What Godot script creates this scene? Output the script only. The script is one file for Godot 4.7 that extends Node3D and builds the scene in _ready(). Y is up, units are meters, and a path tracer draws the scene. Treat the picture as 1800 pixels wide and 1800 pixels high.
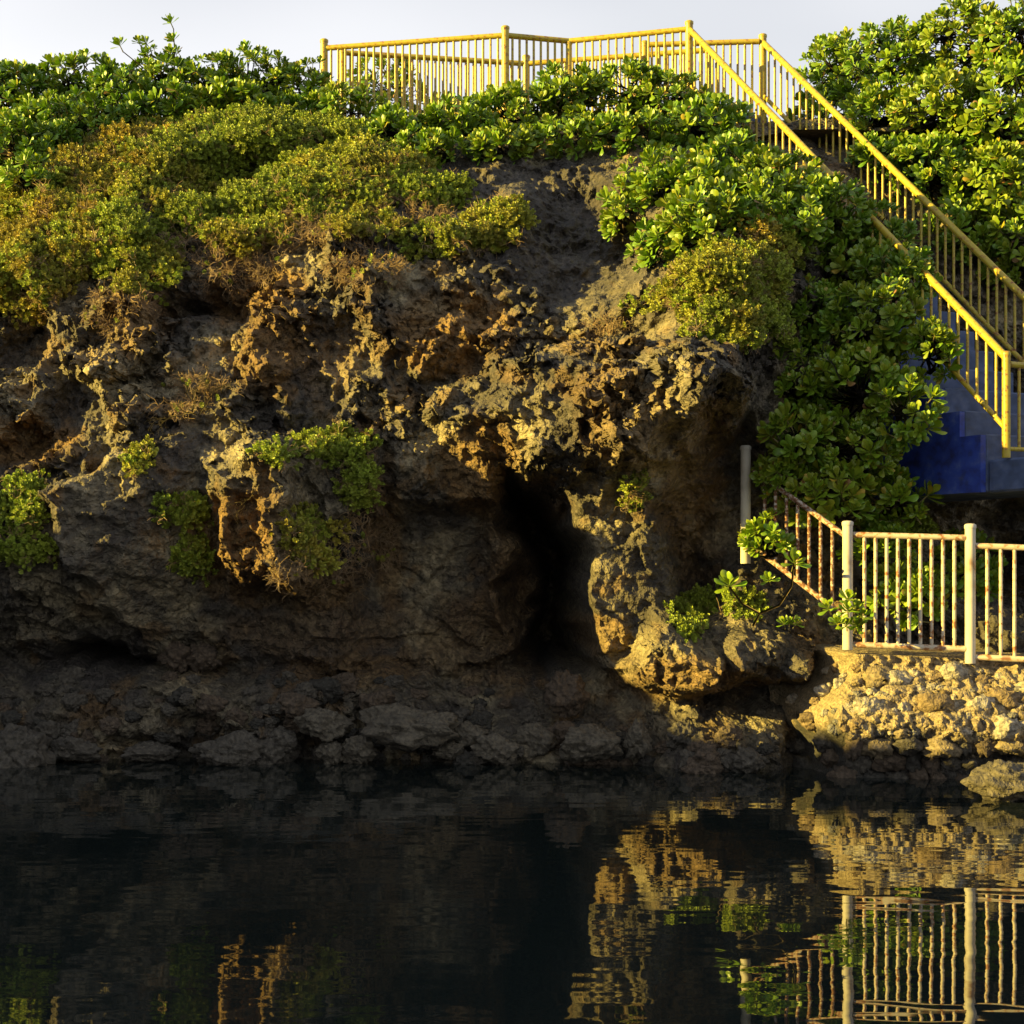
extends Node3D
# A limestone cliff above a still pool at low sun: crag with shrubs, blue stair with yellow railings, rusty white railing on a rubble wall.

const X0 := -8.0
const Y0 := -1.0
const STEP := 0.5
const NX := 33
const COARSE: Array = [
	-15.2, -15.2, -15.2, -15.2, -15.2, -15.2, -15.2, -15.23, -15.28, -15.3, -15.3, -15.3, -15.3, -15.29, -15.24, -15.2, -15.15, -15.1, -15.01, -14.91, -14.9, -14.9, -15.1, -15.3, -15.44, -15.53, -15.61, -15.67, -15.72, -15.78, -15.8, -15.8, -15.8,
	-15.2, -15.2, -15.2, -15.2, -15.2, -15.2, -15.2, -15.23, -15.28, -15.3, -15.3, -15.3, -15.3, -15.29, -15.24, -15.2, -15.15, -15.1, -15.01, -14.91, -14.9, -14.9, -15.1, -15.3, -15.44, -15.53, -15.61, -15.67, -15.72, -15.78, -15.8, -15.8, -15.8,
	-15.32, -15.32, -15.32, -15.32, -15.32, -15.32, -15.32, -15.35, -15.39, -15.41, -15.41, -15.42, -15.43, -15.42, -15.38, -15.33, -15.28, -15.23, -15.12, -15.01, -15, -15, -15.19, -15.41, -15.54, -15.59, -15.65, -15.71, -15.76, -15.82, -15.84, -15.84, -15.84,
	-15.68, -15.68, -15.68, -15.68, -15.69, -15.69, -15.7, -15.66, -15.62, -15.64, -15.7, -15.77, -15.87, -15.94, -15.99, -16.04, -16.09, -16.14, -15.76, -15.36, -15.25, -15.21, -15.32, -15.55, -15.79, -15.89, -15.99, -16.03, -16.07, -16.1, -16.11, -16.11, -16.11,
	-16, -16, -16, -16.01, -16.02, -16.03, -16.04, -16.07, -16.1, -16.09, -16.08, -16.1, -16.14, -16.2, -16.27, -16.34, -16.38, -16.42, -15.91, -15.23, -15.14, -15.18, -15.48, -15.91, -16.38, -16.51, -16.61, -16.66, -16.67, -16.68, -16.69, -16.69, -16.69,
	-15.73, -15.73, -15.73, -15.73, -15.73, -15.73, -15.73, -15.77, -15.81, -15.83, -15.83, -15.87, -15.94, -16.04, -16.18, -16.3, -16.32, -16.34, -15.82, -15.16, -15.22, -15.43, -15.73, -16.15, -16.65, -16.85, -16.96, -17.03, -17.03, -17.03, -17.03, -17.03, -17.03,
	-15.54, -15.54, -15.54, -15.54, -15.52, -15.51, -15.5, -15.52, -15.55, -15.59, -15.64, -15.71, -15.8, -15.93, -16.11, -16.26, -16.25, -16.23, -15.73, -15.1, -15.28, -15.61, -15.91, -16.24, -16.73, -16.98, -17.13, -17.27, -17.27, -17.27, -17.27, -17.27, -17.27,
	-15.65, -15.65, -15.65, -15.65, -15.62, -15.59, -15.56, -15.54, -15.51, -15.51, -15.53, -15.59, -15.68, -15.8, -15.98, -16.12, -16.07, -16.01, -15.58, -15.08, -15.32, -15.69, -16, -16.27, -16.68, -16.96, -17.18, -17.4, -17.4, -17.4, -17.4, -17.4, -17.4,
	-15.97, -15.97, -15.97, -15.95, -15.92, -15.89, -15.86, -15.77, -15.68, -15.62, -15.56, -15.55, -15.6, -15.66, -15.77, -15.86, -15.76, -15.65, -15.36, -15.05, -15.23, -15.65, -16, -16.27, -16.63, -16.91, -17.16, -17.4, -17.4, -17.4, -17.4, -17.4, -17.4,
	-16.64, -16.64, -16.64, -16.58, -16.52, -16.46, -16.37, -16.24, -16.1, -16.03, -15.97, -15.92, -15.88, -15.86, -15.88, -15.88, -15.76, -15.62, -15.36, -15.05, -14.97, -15.52, -16.03, -16.33, -16.68, -16.94, -17.17, -17.4, -17.41, -17.41, -17.42, -17.42, -17.42,
	-16.96, -16.96, -16.94, -16.86, -16.79, -16.71, -16.6, -16.45, -16.3, -16.25, -16.19, -16.15, -16.11, -16.08, -16.08, -16.07, -15.96, -15.85, -15.45, -14.93, -14.69, -15.45, -16.1, -16.53, -16.87, -17.09, -17.25, -17.42, -17.45, -17.47, -17.5, -17.52, -17.52,
	-17.19, -17.19, -17.16, -17.09, -17.01, -16.94, -16.82, -16.68, -16.54, -16.46, -16.38, -16.34, -16.31, -16.29, -16.29, -16.28, -16.23, -16.19, -15.75, -15.2, -14.86, -15.36, -16.14, -16.79, -17.13, -17.34, -17.45, -17.56, -17.6, -17.62, -17.65, -17.67, -17.67,
	-17.49, -17.49, -17.44, -17.37, -17.3, -17.23, -17.08, -16.91, -16.76, -16.69, -16.61, -16.6, -16.6, -16.6, -16.6, -16.6, -16.64, -16.67, -16.25, -15.77, -15.39, -15.54, -16.16, -17.05, -17.46, -17.66, -17.74, -17.82, -17.85, -17.86, -17.87, -17.88, -17.88,
	-17.77, -17.77, -17.71, -17.64, -17.57, -17.5, -17.36, -17.21, -17.11, -17.06, -17.02, -16.99, -16.97, -16.96, -16.96, -16.97, -17, -17.04, -16.75, -16.41, -16.1, -16.1, -16.51, -17.32, -17.79, -17.96, -18, -18.05, -18.07, -18.07, -18.07, -18.07, -18.07,
	-18.08, -18.07, -18.01, -17.95, -17.89, -17.82, -17.7, -17.58, -17.51, -17.48, -17.45, -17.44, -17.42, -17.41, -17.39, -17.38, -17.42, -17.45, -17.38, -17.31, -17.2, -17.1, -17.37, -17.75, -18.14, -18.24, -18.24, -18.24, -18.24, -18.24, -18.24, -18.24, -18.24,
	-18.51, -18.47, -18.41, -18.36, -18.31, -18.24, -18.16, -18.08, -18.07, -18.08, -18.09, -18.1, -18.12, -18.1, -18.08, -18.07, -18.09, -18.11, -18.15, -18.18, -18.19, -18.09, -18.28, -18.48, -18.6, -18.6, -18.6, -18.6, -18.6, -18.6, -18.6, -18.6, -18.6,
	-18.99, -18.99, -18.99, -18.99, -18.99, -18.99, -18.98, -18.98, -18.99, -19.01, -19.03, -19.05, -19.06, -19.05, -19.05, -19.04, -19.05, -19.06, -19.07, -19.08, -19.09, -19.1, -19.11, -19.12, -19.17, -19.13, -19.11, -19.11, -19.11, -19.11, -19.11, -19.11, -19.11,
	-20.35, -20.35, -20.35, -20.35, -20.35, -20.34, -20.34, -20.35, -20.36, -20.37, -20.38, -20.38, -20.39, -20.39, -20.38, -20.38, -20.38, -20.39, -20.39, -20.4, -20.4, -20.41, -20.41, -20.42, -20.34, -20.26, -20.25, -20.25, -20.25, -20.25, -20.25, -20.25, -20.25
]
# relief of the rock face: dz, edge width, slope in x, slope in y, cragginess, outline x, y ...
const RELIEF: Array = [
	[1.15, 0.55, 0, 0, 1.1, [-0.25, 3.82, 0.3, 3.97, 1, 3.89, 1.74, 3.74, 2.18, 3.52, 2.17, 3.29, 1.44, 2.87, 1.2, 2.65, 0.8, 2.47, 0.45, 2.45, 0.17, 2.67, -0.1, 2.95, -0.65, 3.02, -0.72, 3.29, -0.3, 3.59]],  # overhang
	[0.22, 0.3, -0.1, 0, 0.8, [1.15, 3.84, 1.64, 3.99, 2.17, 3.79, 2.19, 3.34, 1.69, 3.1, 1.4, 3.15]],  # right shoulder
	[-0.95, 0.32, 0, 0, 0.4, [-0.04, 2.8, 0.27, 2.68, 0.53, 2.33, 0.65, 1.88, 0.69, 1.53, 0.6, 1.27, 0.69, 1, 0.83, 0.73, 0.32, 0.71, -0.08, 0.79, 0.03, 1.16, -0.11, 1.59, 0.03, 1.99, -0.12, 2.33]],  # cave
	[-2, 0.26, 0, 0, 0.2, [-0.04, 2.78, 0.27, 2.66, 0.54, 2.33, 0.67, 1.88, 0.68, 1.53, 0.6, 1.29, 0.7, 0.99, 0.78, 0.77, 0.3, 0.73, 0.13, 1.05, 0.27, 1.37, 0.32, 1.75, 0.16, 2.01, -0.05, 2.18]],  # deep cave
	[-1, 0.2, 0, 0, 0.4, [-4.63, 0.89, -4.46, 1.06, -4.13, 1.11, -3.77, 1, -3.66, 0.84, -4.13, 0.81]],  # low hole
	[0.34, 0.16, -0.36, 0.05, 0.25, [-4.38, 2.54, -3.79, 2.96, -2.99, 3.14, -2.78, 3, -2.82, 2.49, -2.75, 1.8, -2.72, 1.08, -3.2, 1.11, -3.68, 1.29, -4.11, 1.69, -4.28, 2.17]],  # left block
	[0.15, 0.3, 0, 0, 0.7, [-5.15, 2.61, -4.4, 2.61, -4.24, 2.12, -4.51, 1.8, -5.15, 1.85]],  # left mid ledge
	[0.5, 0.3, -0.35, 0.1, 0.7, [-2.89, 2.84, -2.54, 2.98, -2.01, 3.03, -1.32, 3.08, -1.14, 2.86, -1.38, 2.01, -1.62, 1.54, -1.91, 1.55, -2.49, 1.64, -2.73, 1.88, -2.82, 2.33]],  # ear block
	[0.22, 0.22, 0.95, 0, 0.9, [-2.88, 2.85, -2.53, 2.98, -2, 2.98, -1.95, 2.54, -1.89, 1.8, -2, 1.56, -2.47, 1.64, -2.74, 1.88, -2.82, 2.33]],  # ear left face
	[-0.22, 0.14, 0, 0, 0.7, [-2.66, 2.43, -2.35, 2.49, -2.25, 2.32, -2.21, 2.04, -2.46, 1.98, -2.61, 2.17]],  # ear hollow
	[0.35, 0.25, 0, 0, 0.5, [-1.15, 3.06, -0.71, 3.11, -0.11, 2.95, -0.12, 2.46, -0.55, 2.4, -1.09, 2.51]],  # mid block
	[-0.18, 0.2, 0.05, 0, 0.18, [-1.31, 2.41, -0.17, 2.41, -0.18, 0.88, -1.12, 0.82, -1.45, 0.91, -1.53, 1.47]],  # brown wall
	[0.12, 0.2, 0, 0, 0.3, [-2.84, 1.47, -1.65, 1.47, -1.43, 1.03, -1.87, 0.89, -2.75, 0.95]],  # mid wall
	[-0.35, 0.22, 0, 0, 0.5, [-5.47, 1.02, -4.69, 0.96, -3.63, 0.96, -2.79, 0.91, -1.9, 0.85, -1.12, 0.84, -0.17, 0.8, -0.17, 0.68, -1.9, 0.71, -3.91, 0.71, -5.47, 0.74]],  # undercut
	[-0.22, 0.4, -0.7, 0, 0.5, [-0.09, 5.85, 0.5, 6.05, 0.93, 5.88, 1.49, 5, 1.16, 4.51, 0.35, 4.36, -0.12, 4.45, -0.23, 5.12]],  # soil face
	[-0.6, 0.5, 0, 0, 0.4, [-3.46, 6.32, -2.55, 6.44, -1.76, 6.38, -2.06, 6.05, -2.79, 5.78, -3.52, 5.53, -3.79, 5.84]],  # mound hollow
	[0.3, 0.3, 0, 0, 1.1, [-1.16, 4.07, -0.61, 4.24, -0.17, 4.07, -0.39, 3.74, -0.89, 3.57]],  # crag nose
	[0.22, 0.3, 0, 0, 1.1, [-1.71, 4.81, -1.19, 4.87, -1.14, 3.96, -1.48, 3.85, -1.71, 4.07]],  # crag pillar
	[0.28, 0.3, 0, 0, 1.1, [-2.69, 4.27, -2.13, 4.38, -2.02, 3.82, -2.41, 3.54, -2.75, 3.76]],  # crag boss
	[-0.45, 0.25, 0, 0, 0.8, [-3.63, 4.55, -3.03, 4.66, -2.46, 4.66, -2.69, 4.32, -3.43, 4.32]],  # upper hollow
	[0.3, 0.4, 0.1, 0, 1.1, [-4.35, 4.48, -3.91, 4.7, -3.57, 4.53, -3.46, 3.81, -4.02, 3.36, -4.41, 3.81]],  # left tower
	[0.35, 0.3, 0, 0, 1, [-5.18, 3.73, -4.74, 3.95, -4.46, 3.78, -4.41, 3.34, -4.74, 3.23, -5.18, 3.23]],  # left boss
	[-0.4, 0.25, 0, 0, 0.8, [-5.1, 3.13, -4.66, 3.21, -4.38, 3.08, -4.49, 2.8, -4.99, 2.74]],  # left cave
	[-0.4, 0.3, 0, 0, 0.6, [-5.39, 4.27, -4.83, 4.35, -4.72, 4.1, -5, 3.82, -5.39, 3.82]],  # far left hollow
	[0.05, 0.3, -0.9, 0, 0.22, [0.52, 2.42, 1.19, 2.66, 1.56, 2.84, 2.08, 2.32, 2.03, 1.38, 1.3, 1.25, 1.06, 0.74, 0.86, 0.76, 0.65, 1.23, 0.62, 1.54, 0.7, 1.98]],  # pillar
	[-0.22, 0.3, -0.4, 0, 0.35, [0.86, 2.32, 1.51, 2.58, 2.03, 1.8, 1.92, 1.36, 1.3, 1.25, 1.06, 0.87, 0.92, 1.23, 0.85, 1.8]],  # pillar turn
	[0.14, 0.16, 0, 0, 0.2, [0.44, 2.42, 0.72, 2.42, 0.84, 2.01, 0.86, 1.49, 0.78, 1.28, 0.95, 1.03, 1.06, 0.74, 0.86, 0.74, 0.7, 1.08, 0.63, 1.34, 0.7, 1.59, 0.69, 1.9, 0.57, 2.21]],  # rim
	[-0.45, 0.3, 0, 0, 0.3, [1.54, 2.85, 2.27, 3.26, 2.33, 1.8, 1.99, 1.33, 1.57, 1.49, 1.41, 2.32]],  # pillar recess
	[0.62, 0.25, -0.1, 0, 0.9, [1.02, 0.86, 1.27, 1.3, 1.5, 1.35, 1.73, 1.15, 2.19, 1.2, 2.87, 1.14, 2.82, 0.88, 2.65, 0.76, 1.98, 0.74, 1.48, 0.58, 1.14, 0.66]],  # low rock
	[-0.35, 0.12, 0, 0, 0.6, [1.84, 1.19, 1.97, 1.17, 1.95, 0.79, 1.83, 0.81]],  # low rock cleft
	[-0.5, 0.2, 0, 0, 0.4, [1.78, 0.68, 2.77, 0.73, 2.8, 0.47, 2.25, 0.43, 1.73, 0.49]],  # low notch
	[0.4, 0.25, 0, 0, 0.45, [1.37, 0.38, 2.06, 0.47, 2.6, 0.3, 2.6, -0.16, 1.37, -0.16]],  # base rock
	[0.3, 0.3, 0, -0.2, 0.8, [-3.84, 0.6, -2.56, 0.81, -1.39, 0.79, -0.64, 0.52, -0.75, 0.2, -2.03, 0.15, -3.2, 0.25, -3.89, 0.2]],  # shelf rock
	[-0.5, 0.4, 0, 0, 0.3, [3.78, 2.54, 5.47, 2.57, 5.47, 1.47, 3.94, 1.47]],  # under stair void
]
const OCHRE: Array = [[-2.56, 4.53, 0.45, 0.28, 1], [-2.36, 3.99, 0.34, 0.39, 0.8], [-3.76, 4.27, 0.28, 0.34, 0.7], [-0.55, 4.13, 0.5, 0.39, 1], [-2.54, 2.01, 0.37, 0.48, 1], [-2.01, 1.64, 0.48, 0.21, 0.9], [-4.63, 3.01, 0.39, 0.22, 1], [-0.28, 2.74, 0.33, 0.39, 0.9], [0, 1.51, 0.35, 0.69, 0.7], [-1.24, 2.08, 0.14, 0.67, 0.7], [0.8, 3.29, 0.25, 0.35, 0.6], [0.2, 2.45, 0.3, 0.2, 0.7], [1.76, 2.49, 0.27, 0.64, 0.7], [1.52, 0.79, 0.56, 0.2, 0.9], [0.84, 1.17, 0.26, 0.16, 0.8], [-1.57, 0.79, 0.73, 0.14, 0.7], [-4, 0.43, 0.27, 0.14, 0.6], [2.86, 0.97, 0.21, 0.26, 0.7], [-1.81, 3.83, 0.34, 0.34, 0.4], [-0.34, 1.11, 0.69, 0.34, 0.5], [-1.88, 1.19, 0.89, 0.22, 0.4], [1.14, 2.99, 0.4, 0.3, 0.4]]
const HUMUS: Array = [[0.53, 5.2, 0.88, 0.82], [0.36, 5.9, 0.91, 0.36], [-1.19, 5.24, 0.71, 0.36]]
# shrubs and stones: x, y, z, half width, half height, label, sort
const BROADLEAF: Array = [
	[-5.84, 7.2, -18.9, 0.63, 0.5, "glossy green shrub at far left end of skyline hedge", ""],
	[-5.4, 6.38, -17.9, 0.6, 0.41, "sunlit broadleaf shrub below hedge at left picture edge", ""],
	[-4.98, 6.69, -18.2, 0.48, 0.38, "broadleaf shrub just above the dry brown mound on left", ""],
	[-5.12, 7.43, -19.2, 0.51, 0.4, "rounded broadleaf shrub second along the left skyline hedge", ""],
	[-4.57, 7.27, -19, 0.47, 0.37, "low broadleaf shrub in dip of left skyline hedge", ""],
	[-4.16, 7.56, -19.3, 0.51, 0.37, "broadleaf shrub with a tall sprig above the left skyline", "tall"],
	[-3.56, 7.52, -19.3, 0.51, 0.37, "broadleaf shrub midway along hedge between sprig and yellow railing", ""],
	[-3, 7.59, -19.4, 0.48, 0.37, "leafy shrub left of the first yellow railing post", ""],
	[-2.53, 7.51, -19.5, 0.38, 0.38, "small leafy shrub touching first yellow railing post", ""],
	[-5.36, 6.77, -18.4, 0.48, 0.29, "bright broadleaf shrub between left edge and dry mound", ""],
	[-5.07, 5.9, -17.2, 0.33, 0.27, "lowest broadleaf shrub at left picture edge", ""],
	[-4.57, 6.92, -18.6, 0.49, 0.26, "low leafy shrub on crest of the dry mound", ""],
	[-3.83, 7.11, -18.8, 0.49, 0.26, "low leafy shrub below tall skyline sprig", ""],
	[-3.18, 7.14, -18.9, 0.5, 0.27, "low leafy shrub between tall sprig and railing", ""],
	[-2.59, 7.07, -18.9, 0.4, 0.23, "low leafy shrub just left of first railing post foot", ""],
	[-2, 7.13, -19, 0.47, 0.27, "low shaded shrub at foot of first yellow railing post", ""],
	[-1.74, 8.39, -22.5, 0.51, 0.43, "dark shrub seen through bars behind the yellow walkway railing", ""],
	[-0.87, 8.08, -22.5, 0.51, 0.24, "small far shrub behind middle bars of walkway railing", ""],
	[-1.29, 6.65, -18.31, 0.48, 0.29, "bright green shrub under left half of walkway railing", ""],
	[-0.65, 6.79, -18.6, 0.55, 0.29, "bright green shrub under right half of walkway railing", ""],
	[0.03, 7.02, -18.7, 0.52, 0.36, "bright leafy shrub at foot of second tall yellow post", ""],
	[-0.87, 6.34, -17.74, 0.47, 0.19, "low bright shrub at left lip of bare soil face", ""],
	[-0.13, 6.41, -17.87, 0.47, 0.22, "low leafy shrub on brow of bare soil face", ""],
	[0.66, 7.21, -18.8, 0.49, 0.36, "leafy shrub below inner corner of yellow railing", ""],
	[1.29, 7.34, -18.8, 0.53, 0.36, "tall leafy shrub covering middle of right railing panel", ""],
	[1.84, 7.15, -18.7, 0.49, 0.36, "leafy shrub at foot of stair-top yellow post", ""],
	[0.69, 6.54, -18, 0.47, 0.25, "bright shrub right of brow on bare soil face", ""],
	[1.33, 6.54, -18, 0.54, 0.35, "dense shrub below the right railing panel", ""],
	[2.16, 6.63, -18.1, 0.51, 0.38, "dense shrub below top of the yellow stair rail", ""],
	[1.59, 5.74, -16.75, 0.53, 0.35, "shaded shrub hanging right of bare soil face", ""],
	[2.28, 5.84, -16.68, 0.44, 0.35, "shaded shrub beside upper yellow stair rail", ""],
	[1.16, 5.45, -16.5, 0.32, 0.26, "shaded leafy sprigs at right edge of soil face", ""],
	[1.42, 4.86, -15.57, 0.3, 0.22, "shaded shrub tucked above overhanging crag", ""],
	[1.84, 4.99, -15.41, 0.41, 0.3, "shaded shrub left of dry orange bush", ""],
	[2.73, 5.7, -16.57, 0.38, 0.32, "shrub with bright tips by middle of stair rail", ""],
	[3.14, 5.35, -16.59, 0.44, 0.38, "shaded shrub right of dry orange bush", ""],
	[3.66, 5.17, -16.55, 0.44, 0.32, "dark vine-like shrub spilling over middle of stair rail", ""],
	[3.33, 4.78, -16.35, 0.49, 0.37, "large dark green shrub below middle of stair rail", ""],
	[3.77, 4.63, -15.8, 0.36, 0.33, "dark leafy shrub against lower yellow stair rail", ""],
	[2.93, 4.23, -15.75, 0.41, 0.36, "dark shrub right of overhanging crag", ""],
	[3.49, 4.09, -15.55, 0.49, 0.41, "broad shaded shrub above blue staircase wall", ""],
	[3.95, 3.85, -15.2, 0.21, 0.27, "dark shrub hanging over edge of blue staircase", ""],
	[2.69, 3.58, -15.35, 0.35, 0.32, "shaded shrub hugging right flank of overhanging crag", ""],
	[3.21, 3.46, -15.25, 0.48, 0.37, "leafy shrub left of blue staircase wall", ""],
	[3.58, 3.25, -14.8, 0.29, 0.31, "leafy shrub touching left edge of blue wall", ""],
	[2.62, 3.01, -14.95, 0.31, 0.24, "shrub with sunlit yellow leaves above leaning white post", ""],
	[3.14, 2.86, -15.15, 0.43, 0.29, "shaded shrub below blue wall and above rusty rail", ""],
	[2.5, 2.67, -15, 0.24, 0.18, "leafy sprigs around top of leaning white post", ""],
	[2.85, 2.49, -15.05, 0.4, 0.26, "shaded shrub behind the sloping rusty handrail", ""],
	[3.55, 2.45, -15.35, 0.38, 0.24, "dark low shrub below overhang of blue staircase", ""],
	[2.35, 2.06, -14.9, 0.21, 0.21, "shaded leafy clump at foot of leaning white post", ""],
	[3.44, 2.01, -15.3, 0.35, 0.24, "dark shrub behind left part of white railing", ""],
	[3.76, 1.59, -15.3, 0.43, 0.32, "green shrub behind bars of white railing", ""],
	[4.46, 1.8, -15.9, 0.33, 0.33, "dark shrub in shade behind second white post", ""],
	[3.84, 3.89, -14.9, 0.13, 0.18, "single dark sprig draped on the yellow bottom rail", ""],
	[4.15, 8.03, -20.4, 0.54, 0.43, "sunlit shrub right of stair-top post on skyline", ""],
	[4.55, 7.83, -19.2, 0.57, 0.47, "large sunlit shrub on right skyline", ""],
	[5.21, 7.9, -18.8, 0.59, 0.46, "tall sunlit shrub near top right corner", ""],
	[5.75, 7.74, -18.4, 0.52, 0.52, "sunlit shrub filling top right corner", ""],
	[3.93, 7.31, -20, 0.46, 0.39, "leafy shrub right behind upper stair rail", ""],
	[4.45, 7.09, -19.2, 0.54, 0.4, "sunlit shrub in middle of right hillside", ""],
	[4.85, 6.94, -18.2, 0.57, 0.42, "bright shrub below the top right corner shrubs", ""],
	[5.5, 6.76, -17.9, 0.5, 0.44, "bright shrub at right picture edge", ""],
	[4.19, 6.31, -18.36, 0.45, 0.39, "half shaded shrub behind middle of stair rail", ""],
	[4.67, 6.16, -18, 0.54, 0.41, "shaded shrub on right hillside beyond the stairs", ""],
	[5.28, 6.02, -17.7, 0.53, 0.43, "shaded shrub at right edge below bright ones", ""],
	[4.88, 5.44, -17.6, 0.46, 0.34, "dark shrub beyond lower stair rail", ""],
	[5.46, 5.24, -17.5, 0.4, 0.4, "dark shrub at right edge beyond lower stair rail", ""],
	[2.1, 5.12, -15.37, 0.38, 0.24, "leafy shrub on ridge above dry orange bush", ""],
	[1.82, 5.38, -15.96, 0.34, 0.22, "shaded shrub at upper right corner of soil face", ""],
	[2.72, 5.06, -15.5, 0.35, 0.24, "leafy shrub directly behind dry orange bush", ""],
	[2.44, 5.43, -15.8, 0.33, 0.22, "bright tipped shrub under upper stair rail", ""],
	[1.56, 5.58, -16.44, 0.35, 0.23, "leafy shrub above right edge of soil face", ""],
	[1.99, 5.56, -16, 0.36, 0.22, "dense leafy shrub on crest left of stair rail", ""],
	[2.47, 5.71, -16.4, 0.35, 0.23, "leafy shrub on crest nearest upper stair rail", ""],
	[2.71, 5.34, -15.9, 0.31, 0.22, "leafy shrub right on ridge crest under stair rail", ""],
	[1.71, 4.94, -15.43, 0.3, 0.22, "leafy shrub on ridge directly above golden cushion", ""],
]
const SMALL_LEAF: Array = [
	[-4.39, 6.13, -17.63, 0.62, 0.46, "dry brown and olive mound below left hedge", "dry"],
	[-5.19, 5.42, -17.2, 0.6, 0.66, "olive cushion shrub at left picture edge", "dry"],
	[-4.59, 5.2, -17, 0.51, 0.54, "orange tinged cushion shrub left of green tuft", "dry"],
	[-4.06, 5.24, -16.89, 0.33, 0.56, "bright green tuft draped down left crag", "green"],
	[-4.92, 4.73, -16.7, 0.44, 0.38, "golden shrub hanging over left shaded hollow", "dry"],
	[-4.15, 6.65, -18.2, 0.57, 0.35, "brownish mound top under the skyline hedge", "dry"],
	[-3.47, 6.54, -18, 0.63, 0.47, "dark green mound below tall skyline sprig", "green"],
	[-2.76, 6.68, -18.3, 0.64, 0.42, "dark green cushion left of walkway railing", "green"],
	[-1.99, 6.62, -18.3, 0.55, 0.29, "dull green cushion below first railing post", "green"],
	[-3.15, 5.42, -16.93, 0.53, 0.27, "bright small-leaved band left on upper ledge", "green"],
	[-2.58, 5.7, -17.11, 0.54, 0.3, "bright small-leaved band in middle of upper ledge", "green"],
	[-1.95, 6.01, -17.4, 0.58, 0.31, "olive small-leaved band right on upper ledge", "olive"],
	[-1.29, 6.17, -17.53, 0.49, 0.28, "olive cushion left of bare soil face", "olive"],
	[-3.34, 5.08, -16.68, 0.44, 0.18, "thin dry fringe hanging below upper ledge", "twig"],
	[-1.89, 5.34, -16.8, 0.65, 0.32, "tangle of dry brown stems below upper ledge", "twig"],
	[-1.19, 5.55, -16.95, 0.51, 0.33, "sparse dry stems beside bare soil face", "twig"],
	[-0.76, 5.13, -16.65, 0.44, 0.2, "yellow green tuft at left of soil face", "olive"],
	[-3.67, 4.83, -16.59, 0.35, 0.32, "ragged green tuft below left end of upper ledge", "olive"],
	[-2.64, 5.2, -16.72, 0.44, 0.23, "golden fringe under middle of upper ledge", "dry"],
	[-1.47, 5.27, -16.75, 0.38, 0.21, "olive tuft in middle of brown stem tangle", "olive"],
	[-0.84, 5.77, -17.12, 0.36, 0.24, "green tuft between brown stems and soil face", "green"],
	[-2.02, 5.55, -16.97, 0.36, 0.18, "small green tuft at right end of bright leaf band", "green"],
	[-2.78, 4.87, -16.49, 0.43, 0.2, "dry stems trailing over crag below upper ledge", "twig"],
	[-1.42, 4.76, -16.21, 0.4, 0.26, "dry brown stems trailing down middle crag", "twig"],
	[-3.91, 4.35, -16.14, 0.31, 0.23, "dry stems hanging from green tuft on left crag", "twig"],
	[-0.18, 5.34, -16.84, 0.32, 0.32, "small yellow green tuft clinging to soil face", "olive"],
	[-3.65, 5.88, -17.34, 0.55, 0.33, "dark olive cushion in hollow of left mound", "olive"],
	[-2.34, 6.18, -17.57, 0.62, 0.25, "dark cushion between upper ledge and skyline hedge", "green"],
	[-1.5, 5.77, -17.13, 0.45, 0.27, "patchy olive cushion above brown stem tangle", "olive"],
	[2.54, 4.89, -15.43, 0.35, 0.24, "dry orange bush on top of right crag", "dry"],
	[2.03, 4.5, -14.8, 0.47, 0.34, "golden green cushion on shoulder of right crag", "olive"],
	[1.9, 4.01, -14.66, 0.39, 0.23, "lit small-leaved cushion hanging over right crag", "olive"],
	[2.33, 4.13, -15.09, 0.26, 0.37, "shaded right flank of crag covered in small leaves", "green"],
	[1.38, 4.29, -15.1, 0.34, 0.13, "small lit tufts along brow of overhanging crag", "olive"],
	[0.84, 4.1, -14.9, 0.34, 0.1, "sparse low tufts on top of overhanging crag", "twig"],
	[-1.69, 2.96, -15.07, 0.4, 0.16, "bright green cushion topping the hanging block", "green"],
	[-2.12, 2.86, -14.74, 0.18, 0.1, "small bright tuft at left of hanging block", "green"],
	[-1.44, 2.6, -15.2, 0.21, 0.21, "shaded green mat on face of hanging block", "green"],
	[-1.9, 2.07, -15.25, 0.24, 0.32, "yellow dry creeper hanging from hanging block", "dry"],
	[-1.81, 1.75, -15.2, 0.37, 0.24, "brown roots and stems fraying below hanging block", "twig"],
	[-1.4, 2.07, -15.38, 0.24, 0.43, "dull brown stems on wall beside hanging block", "twig"],
	[-4.7, 2.39, -15.32, 0.32, 0.27, "bright leafy bush at left edge below ledge", "green"],
	[-4.59, 2.01, -15.31, 0.27, 0.19, "shaded underside bush at left edge", "green"],
	[-3.11, 2.31, -15.17, 0.24, 0.19, "bright green sprays left of hanging block", "green"],
	[-3.03, 1.88, -15.26, 0.16, 0.24, "shaded trailing plant left of hanging block", "green"],
	[-3.47, 2.81, -15.09, 0.11, 0.16, "tiny yellow sprig on grey slab", "olive"],
	[-3.12, 3.47, -15.9, 0.45, 0.22, "bare bleached twigs on ledge above grey slab", "twig"],
	[1.6, 1.32, -14.5, 0.18, 0.15, "small green tuft on low lit rock", "green"],
	[2.02, 1.46, -15.13, 0.37, 0.16, "dark ground cover below sloping rusty rail", "green"],
	[1.13, 2.52, -14.7, 0.1, 0.21, "tiny leafy sprig on grey pillar", "olive"],
	[4.13, 2.19, -15.9, 0.47, 0.17, "dull weeds in dark gap under blue landing", "green"],
	[3.21, 3.89, -15.25, 0.32, 0.24, "grey leafless twigs among shaded shrubs", "twig"],
]
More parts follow.
